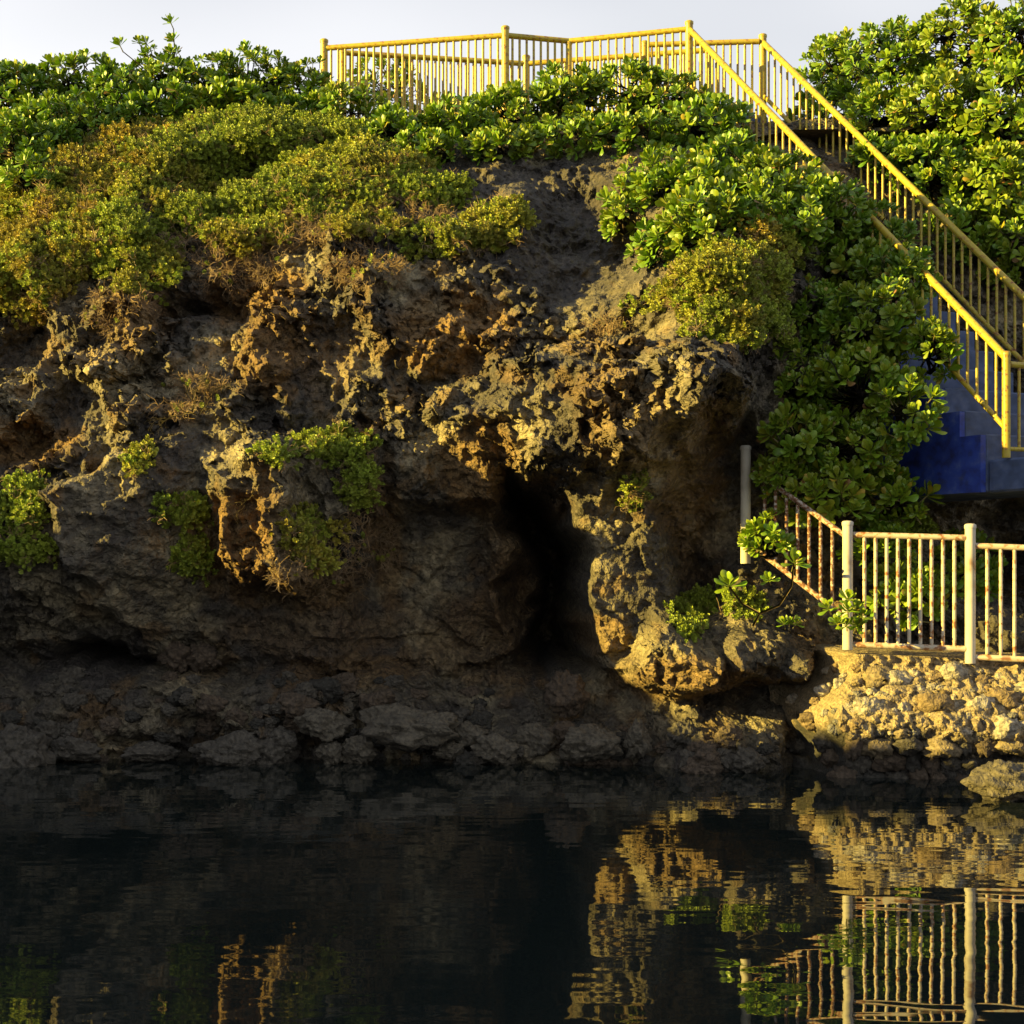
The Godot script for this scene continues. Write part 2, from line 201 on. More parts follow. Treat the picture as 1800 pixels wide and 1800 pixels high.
const BOULDERS: Array = [
	[-4.55, 0.1, -14.9, 0.25, 0.22, "grey boulder at waterline on left picture edge", ""],
	[-2.58, 0.09, -15, 0.34, 0.16, "wedge shaped boulder pointing left at waterline", ""],
	[-2.23, 0.09, -15.1, 0.21, 0.15, "blocky boulder right of wedge shaped boulder", ""],
	[-1.74, 0.37, -15, 0.2, 0.14, "rounded pale boulder on shelf left of long boulder", ""],
	[-0.92, 0.32, -15, 0.42, 0.21, "long pale boulder on shelf above the water", ""],
	[-1.66, 0.11, -15, 0.13, 0.11, "small boulder at waterline under rounded pale boulder", ""],
	[-1.42, 0.11, -15, 0.14, 0.12, "small pale boulder at waterline under long boulder", ""],
	[-0.13, 0.14, -14.9, 0.19, 0.14, "round boulder at waterline under cave", ""],
	[0.73, 0.2, -14.8, 0.25, 0.16, "pale oval boulder at waterline under pillar", ""],
	[0.5, 0.6, -15.4, 0.17, 0.19, "brown upright boulder at cave mouth", ""],
	[1.14, 0.22, -14.8, 0.12, 0.16, "dark boulder right of pale oval boulder", ""],
	[0.24, 0.2, -15.2, 0.16, 0.13, "dark boulder between round and oval boulders", ""],
	[-0.43, 0.25, -15.2, 0.19, 0.12, "dark boulder left of round waterline boulder", ""],
	[-4.08, 0.12, -15.1, 0.21, 0.11, "low dark boulder right of left edge boulder", ""],
	[-3.41, 0.08, -15.2, 0.24, 0.1, "low dark boulder in middle of left shore", ""],
	[-0.58, 0.11, -15, 0.13, 0.07, "flat stone at waterline left of round boulder", ""],
	[-3.31, 0.96, -16, 0.17, 0.17, "upright brown block under left wall", ""],
	[-3.03, 0.93, -16, 0.15, 0.15, "squarish brown block beside upright block", ""],
	[3.91, 0.13, -12.6, 0.29, 0.15, "slanting pale boulder in water at right picture edge", ""],
	[4.59, 1.16, -15.2, 0.29, 0.24, "dark grey boulder behind right end of white railing", ""],
	[-4.35, 0.68, -15.9, 0.2, 0.14, "dark boulder below hole in left wall", ""],
	[-2.01, 0.53, -15.1, 0.16, 0.12, "brown boulder on left part of shelf", ""],
	[-1.3, 0.53, -15.4, 0.16, 0.12, "brown boulder behind long pale boulder", ""],
]

var rng := RandomNumberGenerator.new()
var taken := {}
var cw := 0
var ch := 0
const CX0 := -7.6
const CX1 := 7.6
const CY0 := -0.5
const CY1 := 7.35
const CS := 0.0165
var cliff_pos := PackedVector3Array()
var cliff_nrm := PackedVector3Array()
var M := {}
var unit_tube: ArrayMesh

# ---------------------------------------------------------------- helpers
func numbered(called: String) -> String:
	var n: int = taken.get(called, 0)
	taken[called] = n + 1
	return called if n == 0 else "%s_%03d" % [called, n]

func part(called: String, mesh: Mesh, mat: Material, parent: Node3D, xf := Transform3D.IDENTITY) -> MeshInstance3D:
	var o := MeshInstance3D.new()
	o.name = called
	o.mesh = mesh
	if mat: o.material_override = mat
	o.transform = xf
	parent.add_child(o, true)
	return o

func tag(o: Node3D, label: String, category: String, group := "", kind := "") -> void:
	if label: o.set_meta("label", label)
	if category: o.set_meta("category", category)
	if group: o.set_meta("group", group)
	if kind: o.set_meta("kind", kind)

func thing(called: String, label: String, category: String, at := Vector3.ZERO, group := "") -> Node3D:
	var o := Node3D.new()
	o.name = numbered(called)
	add_child(o)
	o.position = at
	tag(o, label, category, group)
	return o

func lin(r: float, g: float, b: float) -> Color:
	return Color(r, g, b).linear_to_srgb()

func noise_tex(freq: float, kind: int, oct: int, ramp: Array, size := 512, sd := 1, fractal := FastNoiseLite.FRACTAL_FBM) -> NoiseTexture2D:
	var n := FastNoiseLite.new()
	n.noise_type = kind
	n.frequency = freq
	n.fractal_type = fractal
	n.fractal_octaves = oct
	n.seed = sd
	var t := NoiseTexture2D.new()
	t.width = size
	t.height = size
	t.seamless = true
	t.noise = n
	var g := Gradient.new()
	var off := PackedFloat32Array()
	var col := PackedColorArray()
	for r in ramp:
		off.append(r[0])
		col.append(r[1])
	g.offsets = off
	g.colors = col
	t.color_ramp = g
	return t

func grey(v: float) -> Color:
	return Color(v, v, v)

func mat(albedo: Color, rough := 0.8, vcol := false) -> StandardMaterial3D:
	var m := StandardMaterial3D.new()
	m.albedo_color = albedo
	m.roughness = rough
	m.vertex_color_use_as_albedo = vcol
	return m

func tri(m: StandardMaterial3D, tex: Texture2D, s: float, world := true) -> StandardMaterial3D:
	m.albedo_texture = tex
	m.uv1_triplanar = true
	m.uv1_world_triplanar = world
	m.uv1_scale = Vector3(s, s, s)
	return m

func grid_mesh(pos: PackedVector3Array, w: int, h: int, col := PackedColorArray(), flip := false) -> Array:
	# a sheet of w by h points -> [mesh, normals]
	var nrm := PackedVector3Array()
	nrm.resize(w * h)
	for j in h:
		var ja: int = maxi(j - 1, 0) * w
		var jb: int = mini(j + 1, h - 1) * w
		for i in w:
			var ia: int = maxi(i - 1, 0)
			var ib: int = mini(i + 1, w - 1)
			var n := (pos[j * w + ib] - pos[j * w + ia]).cross(pos[jb + i] - pos[ja + i])
			nrm[j * w + i] = (-n if flip else n).normalized()
	var idx := PackedInt32Array()
	idx.resize((w - 1) * (h - 1) * 6)
	var k := 0
	for j in h - 1:
		for i in w - 1:
			var a := j * w + i
			var b := a + 1
			var c := a + w
			var d := c + 1
			if flip:
				idx[k] = a; idx[k + 1] = b; idx[k + 2] = c; idx[k + 3] = b; idx[k + 4] = d; idx[k + 5] = c
			else:
				idx[k] = a; idx[k + 1] = c; idx[k + 2] = b; idx[k + 3] = b; idx[k + 4] = c; idx[k + 5] = d
			k += 6
	var arr := []
	arr.resize(Mesh.ARRAY_MAX)
	arr[Mesh.ARRAY_VERTEX] = pos
	arr[Mesh.ARRAY_NORMAL] = nrm
	if col.size() > 0: arr[Mesh.ARRAY_COLOR] = col
	arr[Mesh.ARRAY_INDEX] = idx
	var m := ArrayMesh.new()
	m.add_surface_from_arrays(Mesh.PRIMITIVE_TRIANGLES, arr)
	return [m, nrm]

func frame_for(dir: Vector3) -> Basis:
	# a basis whose y axis is dir
	var y := dir.normalized()
	var side := Vector3.RIGHT if absf(y.x) < 0.9 else Vector3.FORWARD
	var z := side.cross(y).normalized()
	return Basis(y.cross(z).normalized(), y, z)

func tube(st: SurfaceTool, pts: Array, rads: Array, sides: int, col := Color.WHITE) -> void:
	var base := -1
	var rings := []
	for k in pts.size():
		var d: Vector3 = pts[mini(k + 1, pts.size() - 1)] - pts[maxi(k - 1, 0)]
		var b := frame_for(d)
		var ring := []
		for s in sides:
			var a := TAU * s / sides
			ring.append([pts[k] + (b.x * cos(a) + b.z * sin(a)) * rads[k], b.x * cos(a) + b.z * sin(a)])
		rings.append(ring)
	for k in pts.size() - 1:
		for s in sides:
			var t := (s + 1) % sides
			for q in [rings[k][s], rings[k + 1][s], rings[k][t], rings[k][t], rings[k + 1][s], rings[k + 1][t]]:
				st.set_color(col)
				st.set_normal(q[1])
				st.add_vertex(q[0])

func face(st: SurfaceTool, a: Vector3, b: Vector3, c: Vector3, n: Vector3) -> void:
	# one triangle, wound so that it faces along n
	var flip := (b - a).cross(c - a).dot(n) > 0.0
	for v in [a, c, b] if flip else [a, b, c]:
		st.set_normal(n)
		st.add_vertex(v)

func lathe(profile: Array, sides: int) -> ArrayMesh:
	# profile of [radius, y], turned about y
	var pos := PackedVector3Array()
	for p in profile:
		for s in sides + 1:
			var a := TAU * s / sides
			pos.append(Vector3(cos(a) * p[0], p[1], sin(a) * p[0]))
	return grid_mesh(pos, sides + 1, profile.size())[0]

func rock_mesh(sd: int, planes: int, rough: float, seg := 22) -> ArrayMesh:
	# an angular weathered stone of radius about one
	var r := RandomNumberGenerator.new()
	r.seed = sd
	var pl := []
	for k in planes:
		pl.append([Vector3(r.randfn(), r.randfn(), r.randfn()).normalized(), r.randf_range(0.72, 1.0)])
	var n := FastNoiseLite.new()
	n.seed = sd
	n.frequency = 1.6
	n.fractal_octaves = 4
	var pos := PackedVector3Array()
	var col := PackedColorArray()
	var h := seg * 2 / 3
	for j in h + 1:
		var th := PI * j / h
		for i in seg + 1:
			var ph := TAU * i / seg
			var d := Vector3(sin(th) * cos(ph), cos(th), sin(th) * sin(ph))
			var rad := 1.15
			for p in pl:
				var q: float = d.dot(p[0])
				if q > 0.05: rad = minf(rad, p[1] / q)
			rad *= 1.0 + rough * n.get_noise_3dv(d * 1.3)
			pos.append(d * rad)
			var t := 0.85 + 0.35 * n.get_noise_3dv(d * 2.6 + Vector3(9, 3, 1))
			col.append(Color(t, t, t))
	return grid_mesh(pos, seg + 1, h + 1, col, false)[0]

func in_poly(p: Vector2, poly: PackedVector2Array) -> float:
	# signed distance to an outline, positive inside
	var best := 1e9
	var inside := false
	var n := poly.size()
	var b := poly[n - 1]
	for k in n:
		var a := poly[k]
		var e := b - a
		var w := p - a
		var t := clampf(w.dot(e) / e.length_squared(), 0.0, 1.0)
		best = minf(best, (w - e * t).length_squared())
		if (a.y > p.y) != (b.y > p.y) and p.x < (b.x - a.x) * (p.y - a.y) / (b.y - a.y) + a.x: inside = not inside
		b = a
	return sqrt(best) if inside else -sqrt(best)

func cubic(a: float, b: float, c: float, d: float, t: float) -> float:
	return b + 0.5 * t * (c - a + t * (2.0 * a - 5.0 * b + 4.0 * c - d + t * (3.0 * (b - c) + d - a)))

func fbm(sd: int, freq: float, oct: int, fractal := FastNoiseLite.FRACTAL_FBM, kind := FastNoiseLite.TYPE_SIMPLEX_SMOOTH) -> FastNoiseLite:
	var n := FastNoiseLite.new()
	n.seed = sd
	n.frequency = freq
	n.noise_type = kind
	n.fractal_type = fractal
	n.fractal_octaves = oct
	return n

# ---------------------------------------------------------------- the rock face
func build_cliff() -> void:
	cw = int((CX1 - CX0) / CS) + 1
	ch = int((CY1 - CY0) / CS) + 1
	var nw := fbm(3, 1.3, 3)
	var nw2 := fbm(4, 1.3, 3)
	var nbig := fbm(5, 0.42, 3)
	var nr := fbm(6, 0.85, 5, FastNoiseLite.FRACTAL_RIDGED)
	nr.fractal_gain = 0.58
	nr.fractal_lacunarity = 2.2
	var nc := fbm(7, 2.6, 2, FastNoiseLite.FRACTAL_FBM, FastNoiseLite.TYPE_CELLULAR)
	nc.cellular_return_type = FastNoiseLite.RETURN_DISTANCE
	nc.domain_warp_enabled = true
	nc.domain_warp_amplitude = 0.25
	nc.domain_warp_frequency = 2.0
	var nf := fbm(8, 7.0, 4)
	var nfin := fbm(12, 2.6, 5, FastNoiseLite.FRACTAL_RIDGED)
	nfin.fractal_gain = 0.6
	var nblock := fbm(14, 0.9, 2, FastNoiseLite.FRACTAL_FBM, FastNoiseLite.TYPE_CELLULAR)
	nblock.cellular_return_type = FastNoiseLite.RETURN_CELL_VALUE
	nblock.fractal_gain = 0.6
	var nbed := fbm(15, 1.6, 3, FastNoiseLite.FRACTAL_RIDGED)
	var npit := fbm(18, 6.5, 1, FastNoiseLite.FRACTAL_NONE, FastNoiseLite.TYPE_CELLULAR)
	npit.cellular_return_type = FastNoiseLite.RETURN_DISTANCE
	var ncol := fbm(9, 0.9, 4)
	var ncol2 := fbm(10, 3.1, 4)
	var npatch := fbm(11, 1.7, 4)
	var polys := []
	var boxes := []
	for f in RELIEF:
		var p := PackedVector2Array()
		var lo := Vector2(1e9, 1e9)
		var hi := -lo
		var raw: Array = f[5]
		for k in raw.size() / 2:
			var v := Vector2(raw[2 * k], raw[2 * k + 1])
			p.append(v)
			lo = lo.min(v)
			hi = hi.max(v)
		polys.append(p)
		boxes.append([lo - Vector2.ONE * 0.45, hi + Vector2.ONE * 0.45, (lo + hi) * 0.5])
	cliff_pos.resize(cw * ch)
	var col := PackedColorArray()
	col.resize(cw * ch)
	var row := PackedFloat32Array()
	row.resize(NX)
	for j in ch:
		var y := CY0 + j * CS
		var gy := (y - Y0) / STEP
		var y1 := clampi(int(gy), 1, 15)
		var ty := gy - y1
		for i in NX:
			row[i] = cubic(COARSE[(y1 - 1) * NX + i], COARSE[y1 * NX + i], COARSE[(y1 + 1) * NX + i], COARSE[(y1 + 2) * NX + i], ty)
		for i in cw:
			var x := CX0 + i * CS
			var gx := (x - X0) / STEP
			var x1 := clampi(int(gx), 1, NX - 3)
			var z := cubic(row[x1 - 1], row[x1], row[x1 + 1], row[x1 + 2], gx - x1)
			var crag := 1.0 if x < 0.4 and y > 2.6 else 0.75
			if y < 1.1: crag = 0.6
			if y > 5.2: crag = 0.4
			var p := Vector2(x + 0.16 * nw.get_noise_2d(x, y), y + 0.16 * nw2.get_noise_2d(x, y))
			for k in polys.size():
				var b: Array = boxes[k]
				if p.x < b[0].x or p.y < b[0].y or p.x > b[1].x or p.y > b[1].y: continue
				var f: Array = RELIEF[k]
				var e: float = f[1]
				var t := smoothstep(-0.35 * e, 0.65 * e, in_poly(p, polys[k]))
				if t > 0.0:
					var c: Vector2 = b[2]
					z += t * (f[0] + f[2] * (x - c.x) + f[3] * (y - c.y))
					crag = lerpf(crag, f[4], t)
			crag *= 0.62 + 0.75 * smoothstep(-0.35, 0.4, nbig.get_noise_2d(x * 2.3 + 40.0, y * 2.3))
			var q := Vector3(x, y, z)
			var block := smoothstep(3.1, 2.3, y + 0.4 * nw.get_noise_2d(x * 0.6, y * 0.6))
			z += block * 0.11 * nblock.get_noise_2d(x + 0.1 * nw.get_noise_2d(x, y), (y + 0.1 * nw2.get_noise_2d(x, y)) * 1.25)
			z += 0.05 * nbed.get_noise_2d(x * 0.35, y * 1.9 + 0.2 * x)
			z += 0.30 * nbig.get_noise_3dv(q)
			z += crag * 0.30 * nr.get_noise_3d(x + 0.25 * y, y * 0.85, z + 2.0)
			var cell := nc.get_noise_3dv(q)
			z += crag * 0.20 * (cell + 0.55)
			var pit := npit.get_noise_3dv(q + Vector3(cell, -cell, 0) * 0.1)
			z += crag * 0.16 * minf(pit + 0.55, 0.3)
			z += crag * 0.15 * nfin.get_noise_3d(x, y * 0.55, z * 0.7)
			var fine := nf.get_noise_3dv(q)
			z += (0.03 + 0.07 * crag) * fine
			var jx := nw.get_noise_3d(x * 3.0, y * 3.0, z * 5.0)
			var jy := nw2.get_noise_3d(x * 3.0, y * 3.0, z * 5.0)
			cliff_pos[j * cw + i] = Vector3(x + 0.06 * crag * jx, y + 0.06 * crag * jy, z)
			# colour of the stone: weathered grey, tan where it flakes, ochre iron stains, painted shade towards the foot
			var m := clampf(0.5 + 0.9 * ncol.get_noise_2d(x, y) + 0.5 * ncol2.get_noise_3dv(q), 0.0, 1.0)
			var r := lerpf(0.095, 0.42, m * m)
			var g := lerpf(0.082, 0.35, m * m)
			var bl := lerpf(0.065, 0.21, m * m)
			var oc := 0.0
			for o in OCHRE:
				var dx: float = (x - o[0]) / o[2]
				var dy: float = (y - o[1]) / o[3]
				var rr := dx * dx + dy * dy
				if rr < 2.2: oc = maxf(oc, o[4] * smoothstep(2.2, 0.4, rr + 1.4 * npatch.get_noise_2d(x * 1.5, y * 1.5)))
			oc = maxf(oc, 0.55 * smoothstep(0.18, 0.42, npatch.get_noise_2d(x, y)))
			r = lerpf(r, 0.27, oc * 0.8)
			g = lerpf(g, 0.15, oc * 0.8)
			bl = lerpf(bl, 0.042, oc * 0.8)
			# shade on the foot of the cliff is painted in as slight blotchy darkening; the bare brow is grey humus soil
			var foot_shade := smoothstep(2.6, 1.3, y + 1.6 * ncol2.get_noise_2d(x, y) + 0.35 * x * smoothstep(0.5, 2.0, x))
			var k2 := lerpf(1.0, 0.85, foot_shade)
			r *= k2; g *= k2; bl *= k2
			var soil := 0.0
			for o in HUMUS:
				var dx: float = (x - o[0]) / o[2]
				var dy: float = (y - o[1]) / o[3]
				soil = maxf(soil, smoothstep(1.25, 0.75, dx * dx + dy * dy + 1.2 * ncol2.get_noise_2d(x, y)))
			r = lerpf(r, 0.075 + 0.06 * m, soil)
			g = lerpf(g, 0.066 + 0.052 * m, soil)
			bl = lerpf(bl, 0.057 + 0.043 * m, soil)
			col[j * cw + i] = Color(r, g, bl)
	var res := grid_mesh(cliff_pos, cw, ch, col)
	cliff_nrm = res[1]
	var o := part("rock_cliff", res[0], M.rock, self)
	tag(o, "", "", "", "structure")

func surf(x: float, y: float) -> Vector3:
	var i := clampi(int((x - CX0) / CS), 0, cw - 1)
	var j := clampi(int((y - CY0) / CS), 0, ch - 1)
	return cliff_pos[j * cw + i]

func surf_z(x: float, y: float) -> float:
	return surf(x, y).z

# ---------------------------------------------------------------- plants
func leaf(st: SurfaceTool, at: Basis, o: Vector3, length: float, width: float, bend: float, c0: Color, c1: Color) -> void:
	# a spoon-shaped leaf growing along the y axis of its frame, folded a little along the midrib
	var ts := [0.0, 0.25, 0.5, 0.75, 0.92, 1.0]
	var ws := [0.10, 0.28, 0.66, 1.0, 0.72, 0.12]
	var mid := []
	var lft := []
	var rgt := []
	for k in 6:
		var t: float = ts[k]
		var p := Vector3(0, length * t * (1.0 - 0.15 * bend * t), length * bend * t * t * 0.5)
		var w: float = ws[k] * width * 0.5
		mid.append(o + at * (p - Vector3(0, 0, w * 0.22)))
		lft.append(o + at * (p + Vector3(-w, 0, w * 0.18)))
		rgt.append(o + at * (p + Vector3(w, 0, w * 0.18)))
	for k in 5:
		var ca: Color = c0.lerp(c1, ts[k])
		var cb: Color = c0.lerp(c1, ts[k + 1])
		for q in [[lft, mid], [mid, rgt]]:
			var a: Vector3 = q[0][k]
			var b: Vector3 = q[1][k]
			var c: Vector3 = q[0][k + 1]
			var d: Vector3 = q[1][k + 1]
			for v in [[a, ca], [c, cb], [b, ca], [b, ca], [c, cb], [d, cb]]:
				st.set_color(v[1])
				st.set_normal(Vector3.UP)
				st.add_vertex(v[0])

func rosette_mesh(sd: int) -> ArrayMesh:
	var r := RandomNumberGenerator.new()
	r.seed = sd
	var st := SurfaceTool.new()
	st.begin(Mesh.PRIMITIVE_TRIANGLES)
	st.set_smooth_group(0)
	var n := r.randi_range(11, 15)
	for k in n:
		var f := float(k) / (n - 1)
		var yaw := k * 2.39996 + r.randf_range(-0.25, 0.25)
		var tilt := lerpf(0.25, 1.35, f) + r.randf_range(-0.15, 0.15)
		var b := Basis(Vector3.UP, yaw) * Basis(Vector3.RIGHT, tilt)
		var ln := lerpf(0.085, 0.135, sqrt(f)) * r.randf_range(0.85, 1.12)
		var g := r.randf_range(0.82, 1.15)
		var y := r.randf_range(0.9, 1.25) * lerpf(1.2, 0.95, f)
		var c1 := Color(0.15 * g * y, 0.262 * g, 0.018 * g)
		if r.randf() < 0.025: c1 = Color(0.36, 0.28, 0.03)
		elif f > 0.8 and r.randf() < 0.06: c1 = Color(0.2, 0.11, 0.04)
		leaf(st, b, Vector3(0, 0.015 - 0.03 * f, 0), ln, ln * r.randf_range(0.42, 0.52), r.randf_range(-0.5, 0.25), c1.lerp(Color(0.25, 0.33, 0.05), 0.3), c1)
	tube(st, [Vector3(0, -0.09, 0), Vector3(0, 0.01, 0)], [0.008, 0.006], 5, Color(0.16, 0.15, 0.06))
	st.generate_normals()
	return st.commit()

func sprig_mesh(sd: int, bare: bool) -> ArrayMesh:
	var r := RandomNumberGenerator.new()
	r.seed = sd
	var st := SurfaceTool.new()
	st.begin(Mesh.PRIMITIVE_TRIANGLES)
	if bare:
		# a wiry forked twig
		for f in 7:
			var p := Vector3.ZERO
			var d := Vector3(r.randf_range(-0.5, 0.5), 1.0, r.randf_range(-0.5, 0.5)).normalized()
			var pts := [p]
			for s in 4:
				d = (d + Vector3(r.randf_range(-0.9, 0.9), r.randf_range(-0.5, 0.4), r.randf_range(-0.9, 0.9))).normalized()
				p += d * r.randf_range(0.02, 0.04)
				pts.append(p)
			tube(st, pts, [0.0026, 0.0023, 0.002, 0.0016, 0.0011], 3, Color.WHITE)
	else:
		var tip := Vector3(r.randf_range(-0.012, 0.012), 0.05, r.randf_range(-0.012, 0.012))
		tube(st, [Vector3.ZERO, tip], [0.002, 0.0012], 3, Color(0.9, 0.6, 0.6))
		for k in 16:
			var f := float(k) / 15.0
			var b := Basis(Vector3.UP, k * 2.4) * Basis(Vector3.RIGHT, lerpf(1.4, 0.4, f) + r.randf_range(-0.2, 0.2))
			var ln := r.randf_range(0.02, 0.029)
			var o := tip * lerpf(0.3, 1.0, f)
			var w := ln * 0.42
			var g := r.randf_range(0.8, 1.2)
			var base := o
			var tp := o + b * Vector3(0, ln, 0)
			var l := o + b * Vector3(-w, ln * 0.6, w * 0.4)
			var q := o + b * Vector3(w, ln * 0.6, w * 0.4)
			for v in [base, l, tp, base, tp, q]:
				st.set_color(Color(g * 0.95, g, g))
				st.add_vertex(v)
	st.generate_normals()
	return st.commit()

var rosettes := []
var sprigs := []
var twigs := []
var leaf_mats := []

func broadleaf_shrub(d: Array) -> void:
	var c := Vector3(d[0], d[1], d[2])
	var rx: float = d[3]
	var ry: float = d[4]
	var rz := 0.5 * (rx + ry)
	if c.y < CY1 - 0.2: c.z = maxf(c.z, surf_z(c.x, c.y) + 0.1 * rz)
	var foot := c + Vector3(0, -ry * 0.75, -rz * 0.5)
	var t := thing("broadleaf_shrub", d[5], "shrub", foot, "broad-leaved shrubs on the cliff")
	var own := rng.randf_range(0.85, 1.1)
	var tone := rng.randi() % leaf_mats.size()
	var area := 4.0 * PI * (rx * ry + rx * rz + ry * rz) / 3.0
	var n := clampi(int(area * 40.0), 8, 200)
	var st := SurfaceTool.new()
	st.begin(Mesh.PRIMITIVE_TRIANGLES)
	var hubs := []
	for k in 5:
		hubs.append(Vector3(rng.randf_range(-0.5, 0.5) * rx, rng.randf_range(-0.3, 0.3) * ry, rng.randf_range(-0.3, 0.4) * rz))
		var m: Vector3 = (hubs[k] + (foot - c)) * 0.5 + Vector3(rng.randf_range(-0.1, 0.1), -0.05, 0.05)
		tube(st, [Vector3.ZERO, m - (foot - c), hubs[k] - (foot - c)], [0.016, 0.013, 0.01], 5, Color(0.2, 0.16, 0.11))
	# lobes make the outline uneven
	var lobes := []
	for k in 6:
		lobes.append([Vector3(rng.randfn(), rng.randfn(), rng.randfn()).normalized(), rng.randf_range(-0.28, 0.22)])
	var spots := []
	for k in n:
		var dir := Vector3(rng.randfn(), rng.randfn() + 0.25, rng.randfn() + 0.25).normalized()
		var rad := 1.0
		for l in lobes: rad += l[1] * maxf(0.0, dir.dot(l[0])) ** 3
		rad *= 1.0 - 0.55 * rng.randf() ** 2.2
		spots.append([Vector3(dir.x * rx, dir.y * ry, dir.z * rz) * rad, dir])
	if d[6] == "tall":
		for a in [[-0.45, 0.36], [-0.2, 0.40], [-0.1, 0.38], [0.25, 0.42], [0.22, 0.64]]:
			spots.append([Vector3(a[0] * 0.9 - 0.08, a[1] * 0.95 + 0.1, 0.1), Vector3(a[0], 0.9, 0.2).normalized()])
	for s in spots:
		var p: Vector3 = s[0] + c
		var dir: Vector3 = s[1]
		if p.y < CY1 - 0.1 and p.z < surf_z(p.x, p.y) - 0.03: continue
		var up := (dir * 0.7 + Vector3(-0.42, 0.6, 0.3) + Vector3(rng.randf_range(-0.4, 0.4), rng.randf_range(-0.3, 0.3), rng.randf_range(-0.4, 0.4))).normalized()
		var b := frame_for(up) * Basis(Vector3.UP, rng.randf() * TAU)
		var k := rng.randf_range(0.58, 1.18) * own
		var o := part("leaf_cluster", rosettes[rng.randi() % rosettes.size()], leaf_mats[tone if rng.randf() < 0.6 else rng.randi() % leaf_mats.size()], t, Transform3D(b.scaled(Vector3(k, k, k)), p - foot))
		if rng.randf() < 0.55 or p.y > c.y + ry * 1.05:
			var h: Vector3 = hubs[rng.randi() % 5]
			var e := p - foot - up * 0.08
			var a := h - (foot - c)
			tube(st, [a, (a + e) * 0.5 + Vector3(rng.randf_range(-0.06, 0.06), -0.04, rng.randf_range(-0.06, 0.06)), e], [0.009, 0.007, 0.006], 4, Color(0.2, 0.16, 0.11))
	part("branching_stem", st.commit(), M.bark, t)

